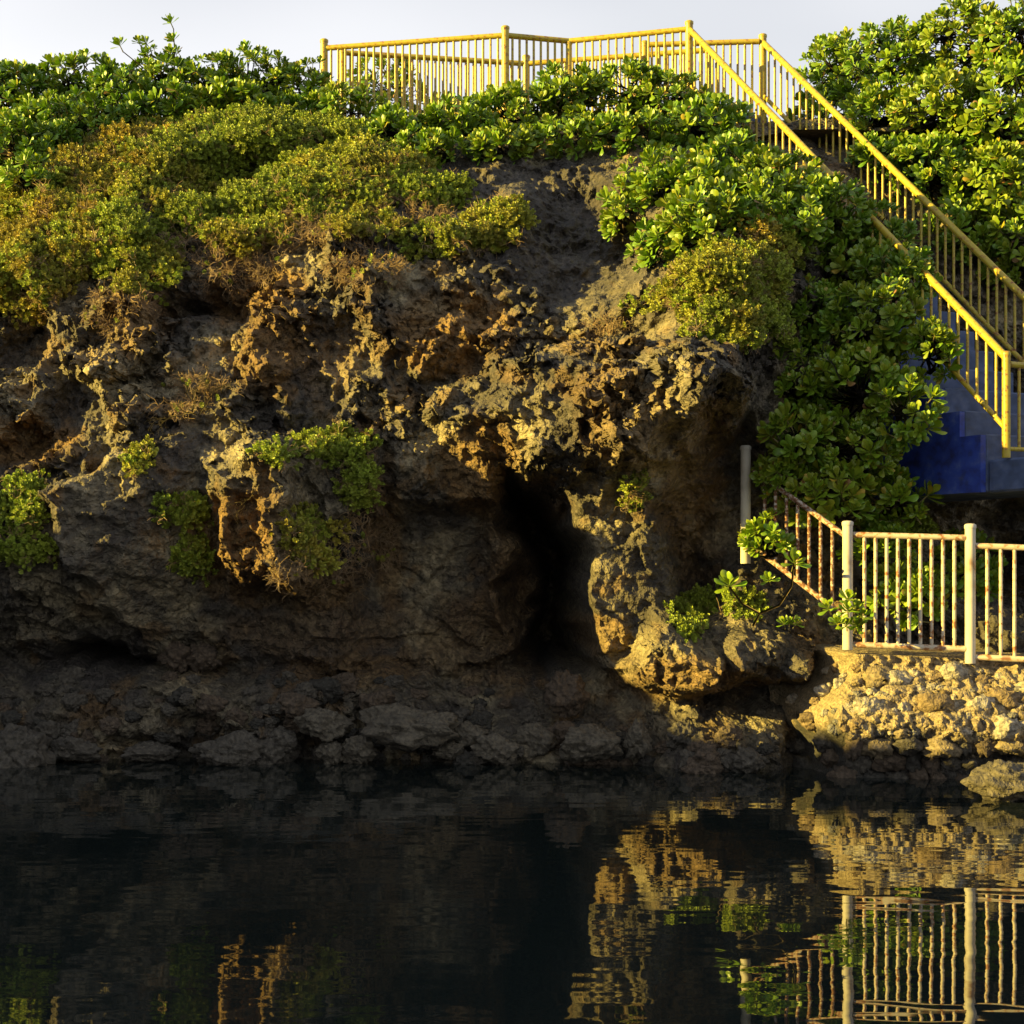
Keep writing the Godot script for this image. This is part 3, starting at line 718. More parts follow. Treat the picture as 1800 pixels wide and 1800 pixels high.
func small_leaf_shrub(d: Array) -> void:
	var rx: float = d[3]
	var ry: float = d[4]
	var c := Vector3(d[0], d[1], surf_z(d[0], d[1]))
	var sort: String = d[6]
	var t := thing("dry_twig_bush" if sort == "twig" else "cushion_shrub", d[5], "shrub", c, "small-leaved shrubs clinging to the rock")
	var area := PI * rx * ry
	var n := int(area * (420.0 if sort == "twig" else 3000.0)) + 12
	var thick := 0.62 * minf(rx, ry)
	if sort == "twig": thick *= 0.55
	var nn := fbm(rng.randi() % 1000, 2.2, 3)
	var sets := [[], []]
	var cols := [[], []]
	var twig_share: float = {"green": 0.04, "olive": 0.07, "dry": 0.09, "twig": 0.0}[sort]
	if sort != "twig": n = int(n * 0.45)
	for k in n:
		var a := rng.randf() * TAU
		var r := sqrt(rng.randf())
		var ex := cos(a) * r
		var ey := sin(a) * r
		var x := c.x + ex * rx * 1.12
		var y := c.y + ey * ry * 1.12
		var bump := nn.get_noise_2d(x * 1.6, y * 1.6)
		if r > 0.8 + 0.5 * bump: continue
		if bump < -0.34 and rng.randf() < 0.6: continue
		var s := surf(x, y)
		var h := thick * sqrt(maxf(0.0, 1.0 - r * r)) * (0.8 + 0.9 * bump)
		var depth := 1.0 - 0.75 * rng.randf() ** 2.0
		var p := Vector3(x, y, maxf(s.z, c.z - 0.5) + maxf(h, 0.01) * depth)
		var dir := (Vector3(ex * 0.7 - 0.15, 0.55 + ey * 0.4, 0.55) + Vector3(rng.randf_range(-0.6, 0.6), rng.randf_range(-0.5, 0.5), rng.randf_range(-0.6, 0.6))).normalized()
		var is_twig := 1 if sort == "twig" and rng.randf() < 0.86 or rng.randf() < twig_share else 0
		if is_twig == 1 and sort == "twig": dir = (dir + Vector3(0, -0.5, 0.3)).normalized()
		var z := rng.randf_range(0.75, 1.3) * (1.15 if is_twig == 1 else 1.0)
		sets[is_twig].append(Transform3D((frame_for(dir) * Basis(Vector3.UP, rng.randf() * TAU)).scaled(Vector3(z, z, z)), p - c))
		var g := rng.randf_range(0.75, 1.25)
		var dryness := clampf(0.5 + 1.6 * nn.get_noise_2d(x * 1.1 + 7.0, y * 1.1), 0.0, 1.0)
		if is_twig == 1:
			cols[1].append(Color(0.26 * g, 0.165 * g, 0.07 * g).lerp(Color(0.33, 0.26, 0.17) * g, rng.randf() * 0.6))
		else:
			var gc := Color(0.26, 0.33, 0.035)
			var dc := Color(0.39, 0.295, 0.04)
			var amt: float = {"green": 0.05, "olive": 0.35, "dry": 0.75, "twig": 0.3}[sort]
			cols[0].append(gc.lerp(dc, clampf(amt * dryness * 1.3, 0.0, 1.0)) * g)
	# rounded tufts that stand out from the mat, each with a tone of its own
	if sort != "twig":
		for k in clampi(int(area * 42.0), 4, 40):
			var a := rng.randf() * TAU
			var r := sqrt(rng.randf()) * 0.85
			var x := c.x + cos(a) * r * rx
			var y := c.y + sin(a) * r * ry
			var rs := minf(rng.randf_range(0.06, 0.12) + 0.08 * rng.randf() ** 2.0, 0.6 * minf(rx, ry))
			var hub := Vector3(x, y, maxf(surf_z(x, y), c.z - 0.4) + thick * 0.5 * (1.0 - r) + rs * 0.15)
			var amt: float = {"green": 0.1, "olive": 0.35, "dry": 0.6}[sort]
			var gc := Color(0.26, 0.33, 0.035).lerp(Color(0.39, 0.295, 0.04), clampf(amt * rng.randf_range(0.2, 1.7), 0.0, 1.0)) * rng.randf_range(0.75, 1.2)
			for q in int(rs * rs * 6500.0):
				var dv := Vector3(rng.randfn(), rng.randfn() + 0.25, rng.randfn() + 0.55).normalized()
				var p := hub + dv * rs * Vector3(1.1, 0.85, 0.85) * (1.15 - 0.6 * rng.randf()) * (1.0 + 0.6 * nn.get_noise_3dv(dv * 1.2 + hub))
				var dir := (dv + Vector3(-0.2, 0.35, 0.1) + Vector3(rng.randf_range(-0.5, 0.5), rng.randf_range(-0.5, 0.5), rng.randf_range(-0.5, 0.5))).normalized()
				var z := rng.randf_range(0.7, 1.25)
				sets[0].append(Transform3D((frame_for(dir) * Basis(Vector3.UP, rng.randf() * TAU)).scaled(Vector3(z, z, z)), p - c))
				cols[0].append(gc * rng.randf_range(0.8, 1.2))
			for q in int(7.0 * amt) + 1:
				var dv := Vector3(rng.randfn(), rng.randfn() - 0.6, rng.randfn() + 0.6).normalized()
				sets[1].append(Transform3D(frame_for(dv), hub + dv * rs * 0.8 - c))
				cols[1].append(Color(0.3, 0.2, 0.1) * rng.randf_range(0.7, 1.3))
	for w in 2:
		if sets[w].is_empty(): continue
		for v in 2:
			var src: Mesh = (twigs if w == 1 else sprigs)[rng.randi() % 3]
			var mm := MultiMesh.new()
			mm.transform_format = MultiMesh.TRANSFORM_3D
			mm.use_colors = true
			mm.mesh = src
			var half: int = sets[w].size() / 2
			var lo := 0 if v == 0 else half
			var hi: int = half if v == 0 else sets[w].size()
			if hi <= lo: continue
			mm.instance_count = hi - lo
			for k in range(lo, hi):
				mm.set_instance_transform(k - lo, sets[w][k])
				mm.set_instance_color(k - lo, cols[w][k])
			var o := MultiMeshInstance3D.new()
			o.name = "twig_tangle" if w == 1 else "foliage"
			o.multimesh = mm
			o.material_override = M.twig if w == 1 else M.small_leaf
			o.set_meta("kind", "stuff")
			t.add_child(o, true)

# ---------------------------------------------------------------- railings
func rod(called: String, a: Vector3, b: Vector3, r: float, m: Material, parent: Node3D) -> MeshInstance3D:
	var d := b - a
	return part(called, unit_tube, m, parent, Transform3D(frame_for(d) * Basis.from_scale(Vector3(r, d.length(), r)), a - parent.position))

func post(foot: Vector3, top: float, r: float, m: Material, parent: Node3D, called := "post") -> MeshInstance3D:
	var h := top - foot.y
	var o := part(called, lathe([[0.0, 0.0], [r, 0.0], [r, h - 0.045], [r * 1.12, h - 0.043], [r * 1.12, h - 0.014], [r * 0.8, h - 0.003], [0.0, h]], 16), m, parent, Transform3D(Basis(), foot - parent.position))
	return o

func panel(a: Vector3, b: Vector3, drop: float, n: int, rr: float, rb: float, m: Material, parent: Node3D, low_rr := 0.0) -> void:
	# top rail from a to b, bottom rail below it, n bars between
	rod("top_rail", a, b, rr, m, parent)
	rod("bottom_rail", a - Vector3(0, drop, 0), b - Vector3(0, drop, 0), low_rr if low_rr > 0 else rr * 0.85, m, parent)
	for k in n:
		var p := a.lerp(b, (k + 1.0) / (n + 1.0))
		rod("bar", p - Vector3(0, drop, 0), p, rb, m, parent)

# ---------------------------------------------------------------- scene
func _ready() -> void:
	rng.seed = 20240611
	# camera, sky, sun
	var cam := Camera3D.new()
	cam.name = "camera"
	cam.projection = Camera3D.PROJECTION_FRUSTUM
	cam.near = 0.1
	cam.far = 400.0
	cam.size = 0.1 * 1800.0 / 2850.0
	cam.frustum_offset = Vector2(0, 0.1 * 100.0 / 2850.0)
	cam.position = Vector3(0, 1.8, 0)
	add_child(cam)
	cam.current = true
	var env := Environment.new()
	env.background_mode = Environment.BG_SKY
	env.tonemap_mode = Environment.TONE_MAPPER_LINEAR
	env.tonemap_exposure = 3.25
	env.sdfgi_enabled = true
	env.ssao_enabled = true
	env.ssil_enabled = true
	var sm := ProceduralSkyMaterial.new()
	sm.sky_horizon_color = lin(0.33, 0.333, 0.34)
	sm.sky_top_color = lin(0.095, 0.11, 0.14)
	sm.sky_curve = 0.45
	sm.ground_bottom_color = Color(0.12, 0.12, 0.11)
	sm.ground_horizon_color = Color(0.35, 0.36, 0.36)
	sm.sun_angle_max = 12.0
	sm.sky_cover = noise_tex(0.006, FastNoiseLite.TYPE_SIMPLEX_SMOOTH, 4, [[0.0, Color(1, 0.97, 0.94, 0.0)], [0.4, Color(1, 0.97, 0.94, 0.0)], [1.0, Color(1, 0.97, 0.94, 1.0)]], 1024, 41)
	sm.sky_cover_modulate = Color(1, 1, 1, 0.11)
	var sky := Sky.new()
	sky.sky_material = sm
	env.sky = sky
	env.background_energy_multiplier = 1.0
	var we := WorldEnvironment.new()
	we.environment = env
	add_child(we)
	var sun := DirectionalLight3D.new()
	sun.name = "sun"
	sun.light_energy = 1.6
	sun.light_color = Color(1.0, 0.875, 0.45)
	sun.light_angular_distance = 0.5
	sun.shadow_enabled = true
	add_child(sun)
	sun.look_at_from_position(Vector3(-0.925, 0.255, 0.27), Vector3.ZERO)

	make_materials()
	print("materials")
	build_cliff()
	print("cliff ", Time.get_ticks_msec())
	build_ground()
	build_wall()
	build_boulders()
	print("rocks ", Time.get_ticks_msec())
	build_stairs()
	build_railings()
	build_plants()
	print("plants ", Time.get_ticks_msec())

func make_materials() -> void:
	var grain := noise_tex(0.012, FastNoiseLite.TYPE_SIMPLEX_SMOOTH, 6, [[0.0, grey(0.45)], [0.45, grey(0.8)], [0.6, grey(0.95)], [1.0, grey(1.0)]], 1024, 3)
	var relief := noise_tex(0.02, FastNoiseLite.TYPE_CELLULAR, 4, [[0.0, grey(0)], [1.0, grey(1)]], 1024, 5)
	var rock := tri(mat(Color.WHITE, 0.92, true), grain, 0.9)
	rock.heightmap_enabled = true
	rock.heightmap_texture = relief
	rock.heightmap_scale = 8.0
	M.rock = rock
	var stone := tri(mat(Color.WHITE, 0.9, true), grain, 1.7)
	stone.heightmap_enabled = true
	stone.heightmap_texture = relief
	stone.heightmap_scale = 2.0
	var tones := {"stone_dark": [0.115, 0.10, 0.075], "stone_brown": [0.13, 0.094, 0.06], "stone_pale": [0.155, 0.132, 0.092], "stone_tan": [0.33, 0.255, 0.145], "stone_cream": [0.50, 0.44, 0.33], "stone_ochre": [0.28, 0.20, 0.105], "stone_wet": [0.06, 0.055, 0.042], "stone_light": [0.27, 0.25, 0.2]}
	for k in tones:
		var m: StandardMaterial3D = stone.duplicate()
		m.albedo_color = lin(tones[k][0], tones[k][1], tones[k][2])
		M[k] = m
	var mortar := tri(mat(Color.WHITE, 0.95, true), grain, 2.3)
	mortar.heightmap_enabled = true
	mortar.heightmap_texture = relief
	mortar.heightmap_scale = 2.5
	M.mortar = mortar
	# yellow paint, chipped to rust here and there
	var yc := lin(0.40, 0.32, 0.025)
	var yt := noise_tex(0.02, FastNoiseLite.TYPE_SIMPLEX_SMOOTH, 5, [[0.0, lin(0.16, 0.06, 0.015)], [0.29, lin(0.22, 0.09, 0.02)], [0.34, lin(0.44, 0.29, 0.03)], [0.5, yc], [1.0, lin(0.44, 0.36, 0.03)]], 512, 8)
	M.yellow = tri(mat(Color.WHITE, 0.38), yt, 1.5)
	var wt := noise_tex(0.018, FastNoiseLite.TYPE_SIMPLEX_SMOOTH, 5, [[0.0, lin(0.17, 0.06, 0.02)], [0.33, lin(0.24, 0.09, 0.025)], [0.38, lin(0.52, 0.28, 0.10)], [0.43, lin(0.48, 0.42, 0.30)], [1.0, lin(0.54, 0.48, 0.36)]], 512, 9)
	M.white_rusty = tri(mat(Color.WHITE, 0.5), wt, 1.1)
	var rt := noise_tex(0.02, FastNoiseLite.TYPE_SIMPLEX_SMOOTH, 5, [[0.0, lin(0.07, 0.03, 0.015)], [0.52, lin(0.15, 0.06, 0.022)], [0.6, lin(0.36, 0.2, 0.1)], [0.66, lin(0.45, 0.41, 0.34)], [1.0, lin(0.5, 0.46, 0.4)]], 512, 10)
	M.rusty = tri(mat(Color.WHITE, 0.8), rt, 2.0)
	var pt := noise_tex(0.01, FastNoiseLite.TYPE_SIMPLEX_SMOOTH, 4, [[0.0, lin(0.22, 0.12, 0.06)], [0.18, lin(0.36, 0.3, 0.22)], [0.3, lin(0.44, 0.40, 0.32)], [0.6, lin(0.50, 0.46, 0.37)], [1.0, lin(0.53, 0.49, 0.4)]], 256, 11)
	M.white_post = tri(mat(Color.WHITE, 0.6), pt, 1.0)
	var bt := noise_tex(0.012, FastNoiseLite.TYPE_SIMPLEX_SMOOTH, 5, [[0.0, lin(0.03, 0.035, 0.06)], [0.25, lin(0.018, 0.03, 0.16)], [0.42, lin(0.02, 0.045, 0.29)], [0.6, lin(0.025, 0.06, 0.35)], [0.8, lin(0.06, 0.1, 0.36)], [1.0, lin(0.2, 0.22, 0.3)]], 512, 12)
	M.blue = tri(mat(Color.WHITE, 0.7), bt, 0.8)
	var ft := noise_tex(0.012, FastNoiseLite.TYPE_SIMPLEX_SMOOTH, 5, [[0.0, lin(0.03, 0.04, 0.06)], [0.35, lin(0.05, 0.075, 0.15)], [0.6, lin(0.07, 0.105, 0.22)], [1.0, lin(0.15, 0.18, 0.27)]], 512, 13)
	M.faded_blue = tri(mat(Color.WHITE, 0.8), ft, 0.8)
	M.bark = mat(Color.WHITE, 0.9, true)
	M.twig = mat(Color.WHITE, 0.9, true)
	for k in 4:
		var l := mat([lin(1.0, 1.0, 1.0), lin(0.8, 0.9, 0.9), lin(1.12, 1.06, 1.0), lin(1.12, 0.98, 0.85)][k], [0.36, 0.42, 0.34, 0.5][k], true)
		l.backlight_enabled = true
		l.backlight = lin(0.22, 0.31, 0.015)
		leaf_mats.append(l)
	var sl := mat(Color.WHITE, 0.55, true)
	sl.backlight_enabled = true
	sl.backlight = lin(0.14, 0.15, 0.012)
	M.small_leaf = sl
	var soil := tri(mat(lin(0.13, 0.10, 0.07), 0.95), grain, 1.0)
	M.soil = soil
	var wm := mat(lin(0.009, 0.013, 0.012), 0.015)
	wm.metallic_specular = 0.6
	M.water = wm
	unit_tube = lathe([[0.0, 0.0], [1.0, 0.0], [1.0, 1.0], [0.0, 1.0]], 14)

func sheet(called: String, x0: float, x1: float, z0: float, z1: float, step: float, fn: Callable, m: Material, zstep := 0.0) -> MeshInstance3D:
	if zstep == 0.0: zstep = step
	var w := int((x1 - x0) / step) + 1
	var h := int((z0 - z1) / zstep) + 1
	var pos := PackedVector3Array()
	pos.resize(w * h)
	for j in h:
		for i in w:
			var x := x0 + i * step
			var z := z0 - j * zstep
			pos[j * w + i] = Vector3(x, fn.call(x, z), z)
	var o := part(called, grid_mesh(pos, w, h)[0], m, self)
	tag(o, "", "", "", "structure")
	return o

func build_ground() -> void:
	var n1 := fbm(21, 1.0, 3)
	var n2 := fbm(22, 1.0, 2)
	sheet("water", -15.0, 15.0, 6.0, -18.0, 0.07, func(x: float, z: float) -> float:
		return 0.0007 * n1.get_noise_2d(x * 1.3, z * 4.6) + 0.0007 * n2.get_noise_2d(x * 0.35 + 9.0, z * 1.1), M.water, 0.035)
	var n3 := fbm(23, 0.5, 4)
	sheet("hilltop", -40.0, 40.0, -18.4, -90.0, 0.6, func(x: float, z: float) -> float:
		return 6.75 + 0.5 * smoothstep(-18.4, -21.0, z) + 0.35 * n3.get_noise_2d(x, z), M.soil)
	# the low headland that closes the cove on the left, out of the picture: its shade lies along the foot of the cliff
	sheet("headland", -24.0, -8.4, -1.0, -19.0, 0.2, func(x: float, z: float) -> float:
		return -0.5 + 4.05 * smoothstep(-8.4, -9.3, x + 0.35 * n3.get_noise_2d(x, z)) * (1.0 + 0.10 * n3.get_noise_2d(x * 0.9, z * 0.9)), M.soil)

func wall_z(x: float, y: float) -> float:
	# front of the rubble wall: leans back to the walkway, bulges at mid height, undercut at the water
	var z := -14.05
	if y > 0.42: z = lerpf(-13.86, -14.32, smoothstep(0.42, 1.05, y))
	else: z = lerpf(-14.08, -13.86, smoothstep(0.15, 0.42, y))
	var left := 2.62 + 0.16 * smoothstep(0.35, 1.0, y) + 0.06 * sin(y * 9.0)
	z -= 1.4 * (1.0 - smoothstep(left - 0.12, left + 0.28, x)) ** 1.5
	return z + 0.14 * (x - 3.0)

func build_wall() -> void:
	var n := fbm(31, 2.4, 4)
	var n2 := fbm(32, 7.0, 4, FastNoiseLite.FRACTAL_RIDGED)
	var t := thing("rubble_wall", "sunlit rubble stone retaining wall under the white railing", "wall", Vector3(4.4, 0, -14.4))
	var pos := PackedVector3Array()
	var tint := PackedColorArray()
	var w := 220
	var h := 92
	for j in h:
		for i in w:
			var x := 2.45 + i * 0.02
			var s := j / (h - 1.0)
			# runs up the face, then back over the top
			var y := minf(-0.25 + s * 1.9, 1.05)
			var z := wall_z(x, y)
			var over := maxf(0.0, -0.25 + s * 1.9 - 1.05)
			if over > 0.0:
				z -= over * 3.4
				y += 0.03 * smoothstep(0.0, 0.1, over)
			y -= 0.035 * (x - 3.0) * smoothstep(0.6, 1.05, y)
			var d := n.get_noise_3d(x, y, z)
			var rough := n2.get_noise_3d(x, y, z)
			pos.append(Vector3(x, y + 0.02 * d, z + (0.09 * d + 0.08 * rough) * (0.12 if over > 0.0 else 1.0)) - t.position)
			# tide stain, blotchy along its upper edge
			tint.append(Color(0.34, 0.265, 0.15).lerp(Color(0.055, 0.05, 0.04), smoothstep(0.46, 0.30, y + 0.35 * d)) * (1.0 + 0.5 * rough))
	part("mortar", grid_mesh(pos, w, h, tint)[0], M.mortar, t)
	var shapes := []
	for k in 8: shapes.append(rock_mesh(60 + k, 10, 0.45, 20))
	var placed := []
	# coursed dark stones near the water
	for r in 3:
		var y: float = [-0.02, 0.13, 0.29][r]
		var x := 2.56 + r * 0.04
		while x < 6.6:
			var sw := rng.randf_range(0.07, 0.17)
			var sh := rng.randf_range(0.08, 0.11)
			var b := Basis.from_euler(Vector3(rng.randf_range(-0.2, 0.2), rng.randf_range(-0.3, 0.3), rng.randf_range(-0.12, 0.12)))
			part("stone", shapes[rng.randi() % 8], M[["stone_wet", "stone_dark", "stone_brown"][rng.randi() % 3]] if r < 2 else M[["stone_dark", "stone_tan", "stone_brown"][rng.randi() % 3]], t, Transform3D(b.scaled_local(Vector3(sw, sh, 0.13)), Vector3(x + sw, y + rng.randf_range(-0.02, 0.02), wall_z(x + sw, y) + rng.randf_range(-0.03, 0.03)) - t.position))
			x += sw * 1.7
	var tries := 0
	while placed.size() < 210 and tries < 9000:
		tries += 1
		var big := rng.randf() < 0.45
		var s := rng.randf_range(0.09, 0.15) if big else rng.randf_range(0.03, 0.075)
		var p := Vector2(rng.randf_range(2.6, 5.4), rng.randf_range(0.40, 0.93))
		var ok := true
		for q in placed:
			if p.distance_to(q[0]) < (s + q[1]) * 0.78: ok = false
		if not ok: continue
		placed.append([p, s])
		var b := Basis.from_euler(Vector3(rng.randf() * TAU, rng.randf() * TAU, rng.randf() * TAU))
		var m: String = ["stone_tan", "stone_cream", "stone_ochre", "stone_light", "stone_cream"][rng.randi() % 5]
		var y := p.y - 0.035 * (p.x - 3.0) * smoothstep(0.6, 1.05, p.y)
		part("stone", shapes[rng.randi() % 8], M[m], t, Transform3D(b.scaled(Vector3(s * rng.randf_range(1.0, 1.25), s * rng.randf_range(0.75, 1.0), s * 0.8)), Vector3(p.x, y, wall_z(p.x, p.y) + s * 0.08) - t.position))

func build_boulders() -> void:
	var shapes := []
	for k in 9: shapes.append(rock_mesh(80 + k, 11, 0.42, 44))
	var k := 0
	for d in BOULDERS:
		var m: String = "stone_dark"
		var lab: String = d[5]
		if lab.contains("pale") or lab.contains("round"): m = "stone_pale"
		if lab.contains("brown"): m = "stone_brown"
		var o := part(numbered("boulder"), shapes[k % 9], M[m], self)
		var b := Basis.from_euler(Vector3(rng.randf_range(-0.3, 0.3), rng.randf() * TAU, rng.randf_range(-0.15, 0.15)))
		if lab.begins_with("slanting"): b = Basis.from_euler(Vector3(0.1, 0.3, 0.42))
		o.transform = Transform3D(Basis.from_scale(Vector3(d[3] * 1.02, d[4] * 1.02, (d[3] + d[4]) * 0.5)) * b, Vector3(d[0], d[1], d[2]))
		tag(o, lab, "boulder", "boulders along the foot of the cliff")
		k += 1
	# loose rubble lying on the shelf between the boulders
	for q in 170:
		var x := rng.randf_range(-5.6, 2.4)
		var y := rng.randf_range(0.0, 0.75)
		if x > 0.6: y *= 0.45
		var s := rng.randf_range(0.03, 0.06) + 0.07 * rng.randf() ** 3.0
		var p := surf(x, y)
		var o := part(numbered("rubble_stone"), shapes[rng.randi() % 9], M[["stone_dark", "stone_brown", "stone_wet", "stone_dark"][rng.randi() % 4]], self)
		o.transform = Transform3D(Basis.from_euler(Vector3(rng.randf() * TAU, rng.randf() * TAU, 0)).scaled(Vector3(s * 1.3, s, s)), p + Vector3(0, 0, s * 0.35))
		var zone := "at left end of the shore shelf" if x < -3.6 else "on shore shelf below the grey slab" if x < -1.8 else "on shore shelf below the brown wall" if x < 0.2 else "on shore below the cave pillar"
		tag(o, ("larger dark rubble stone " if s > 0.065 else "small dark rubble stone ") + zone, "stone", "rubble on the shore shelf")

func box(size: Vector3, bev := 0.012) -> ArrayMesh:
	# a box with chamfered edges
	var st := SurfaceTool.new()
	st.begin(Mesh.PRIMITIVE_TRIANGLES)
	var h := size * 0.5
	var b := minf(bev, minf(h.x, minf(h.y, h.z)) * 0.5)
	var pts := PackedVector3Array()
	for sx in [-1, 1]:
		for sy in [-1, 1]:
			for sz in [-1, 1]:
				for a in 3:
					var p := h
					for c in 3:
						if c != a: p[c] -= b
					pts.append(p * Vector3(sx, sy, sz))
	var faces := []
	for a in 3:
		for s in [-1, 1]:
			faces.append(_ring(pts, func(p: Vector3) -> bool: return is_equal_approx(p[a] * s, h[a]), _axis(a) * s))
	for a in 3:
		var c := (a + 1) % 3
		for s in [-1, 1]:
			for t in [-1, 1]:
				var n: Vector3 = _axis(a) * s + _axis(c) * t
				faces.append(_ring(pts, func(p: Vector3) -> bool: return absf(p[a] * s + p[c] * t - (h[a] + h[c] - b)) < 1e-4, n))
	for sx in [-1, 1]:
		for sy in [-1, 1]:
			for sz in [-1, 1]:
				var n := Vector3(sx, sy, sz)
				faces.append(_ring(pts, func(p: Vector3) -> bool: return absf(p.dot(n) - (h.x + h.y + h.z - 2.0 * b)) < 1e-4, n))
	for f in faces:
		for k in range(1, f[0].size() - 1):
			for v in [f[0][0], f[0][k], f[0][k + 1]]:
				st.set_normal(f[1])
				st.add_vertex(v)
	return st.commit()

func _axis(a: int) -> Vector3:
	return [Vector3.RIGHT, Vector3.UP, Vector3.BACK][a]

func _ring(pts: PackedVector3Array, keep: Callable, n: Vector3) -> Array:
	n = n.normalized()
	var got := []
	var c := Vector3.ZERO
	for p in pts:
		if keep.call(p):
			got.append(p)
			c += p
	c /= got.size()
	var b := frame_for(n)
	got.sort_custom(func(p: Vector3, q: Vector3) -> bool: return atan2((p - c).dot(b.z), (p - c).dot(b.x)) < atan2((q - c).dot(b.z), (q - c).dot(b.x)))
	return [got, n]

const STAIR_TOP := Vector3(2.10, 7.30, -19.2)   # left edge of the top tread
const STAIR_DIR := Vector3(0.4507, 0, 0.8927)   # downhill
const STAIR_N := 19
const STAIR_RISE := 0.237
const STAIR_RUN := 0.274

func build_stairs() -> void:
	var t := thing("blue_staircase", "blue painted concrete staircase climbing the hillside between yellow railings", "staircase", STAIR_TOP)
	var side := Vector3(STAIR_DIR.z, 0, -STAIR_DIR.x)   # across, to the right
	var b := Basis(side, Vector3.UP, side.cross(Vector3.UP))
	var wide := 1.15
	for k in STAIR_N:
		var top := STAIR_TOP.y - k * STAIR_RISE
		var low := maxf(2.5, top - 1.3)
		if k > STAIR_N - 9: low = 2.5
		var c := STAIR_TOP + STAIR_DIR * (STAIR_RUN * (k - 0.5)) + side * (wide * 0.5)
		c.y = (top + low) * 0.5
		part("step", box(Vector3(wide - 0.01, top - low, STAIR_RUN - 0.004), 0.015), M.faded_blue, t, Transform3D(b, c - STAIR_TOP))
	# left side wall with its stepped top edge
	var edge := PackedVector2Array()
	for k in STAIR_N:
		edge.append(Vector2(STAIR_RUN * (k - 1), -k * STAIR_RISE - 0.012))
		edge.append(Vector2(STAIR_RUN * k, -k * STAIR_RISE - 0.012))
	edge.append(Vector2(STAIR_RUN * (STAIR_N - 1), 2.5 - STAIR_TOP.y))
	edge.append(Vector2(STAIR_RUN * (STAIR_N - 10), 2.5 - STAIR_TOP.y))
	edge.append(Vector2(-STAIR_RUN, -1.3))
	var st := SurfaceTool.new()
	st.begin(Mesh.PRIMITIVE_TRIANGLES)
	var cut := Geometry2D.triangulate_polygon(edge)
	for f in 2:
		for k in cut.size() / 3:
			var v := []
			for m in 3:
				var q := edge[cut[3 * k + m]]
				v.append(STAIR_DIR * q.x + Vector3(0, q.y, 0) - side * (0.06 if f == 0 else 0.0))
			face(st, v[0], v[1], v[2], -side if f == 0 else side)
	for k in edge.size():
		var q := edge[k]
		var r := edge[(k + 1) % edge.size()]
		var c: Vector3 = STAIR_DIR * q.x + Vector3(0, q.y, 0)
		var d: Vector3 = STAIR_DIR * r.x + Vector3(0, r.y, 0)
		var nn := Vector3.UP if absf(r.y - q.y) < 0.01 else STAIR_DIR
		if k == STAIR_N * 2: nn = Vector3.DOWN
		if k > STAIR_N * 2: nn = (-STAIR_DIR * 0.5 + Vector3.DOWN).normalized()
		face(st, c, d, c - side * 0.06, nn)
		face(st, d, d - side * 0.06, c - side * 0.06, nn)
	part("side_wall", st.commit(), M.blue, t)
	var foot := STAIR_TOP + STAIR_DIR * (STAIR_RUN * (STAIR_N - 1))
	foot.y = STAIR_TOP.y - STAIR_N * STAIR_RISE
	var lc := foot + STAIR_DIR * 0.45 + side * 0.98
	lc.y = foot.y - 0.15
	part("landing_slab", box(Vector3(1.9, 0.3, 0.9), 0.02), M.faded_blue, t, Transform3D(b, lc - STAIR_TOP))
	var pc := foot + STAIR_DIR * 0.3 + side * 1.6
	pc.y = 1.74
	part("pier", box(Vector3(0.45, 1.52, 0.45), 0.02), M.faded_blue, t, Transform3D(b, pc - STAIR_TOP))
	var uc := STAIR_TOP - STAIR_DIR * 0.8 + side * 0.4
	uc.y = STAIR_TOP.y - 0.11
	part("top_slab", box(Vector3(1.9, 0.2, 1.1), 0.02), M.faded_blue, t, Transform3D(b, uc - STAIR_TOP))

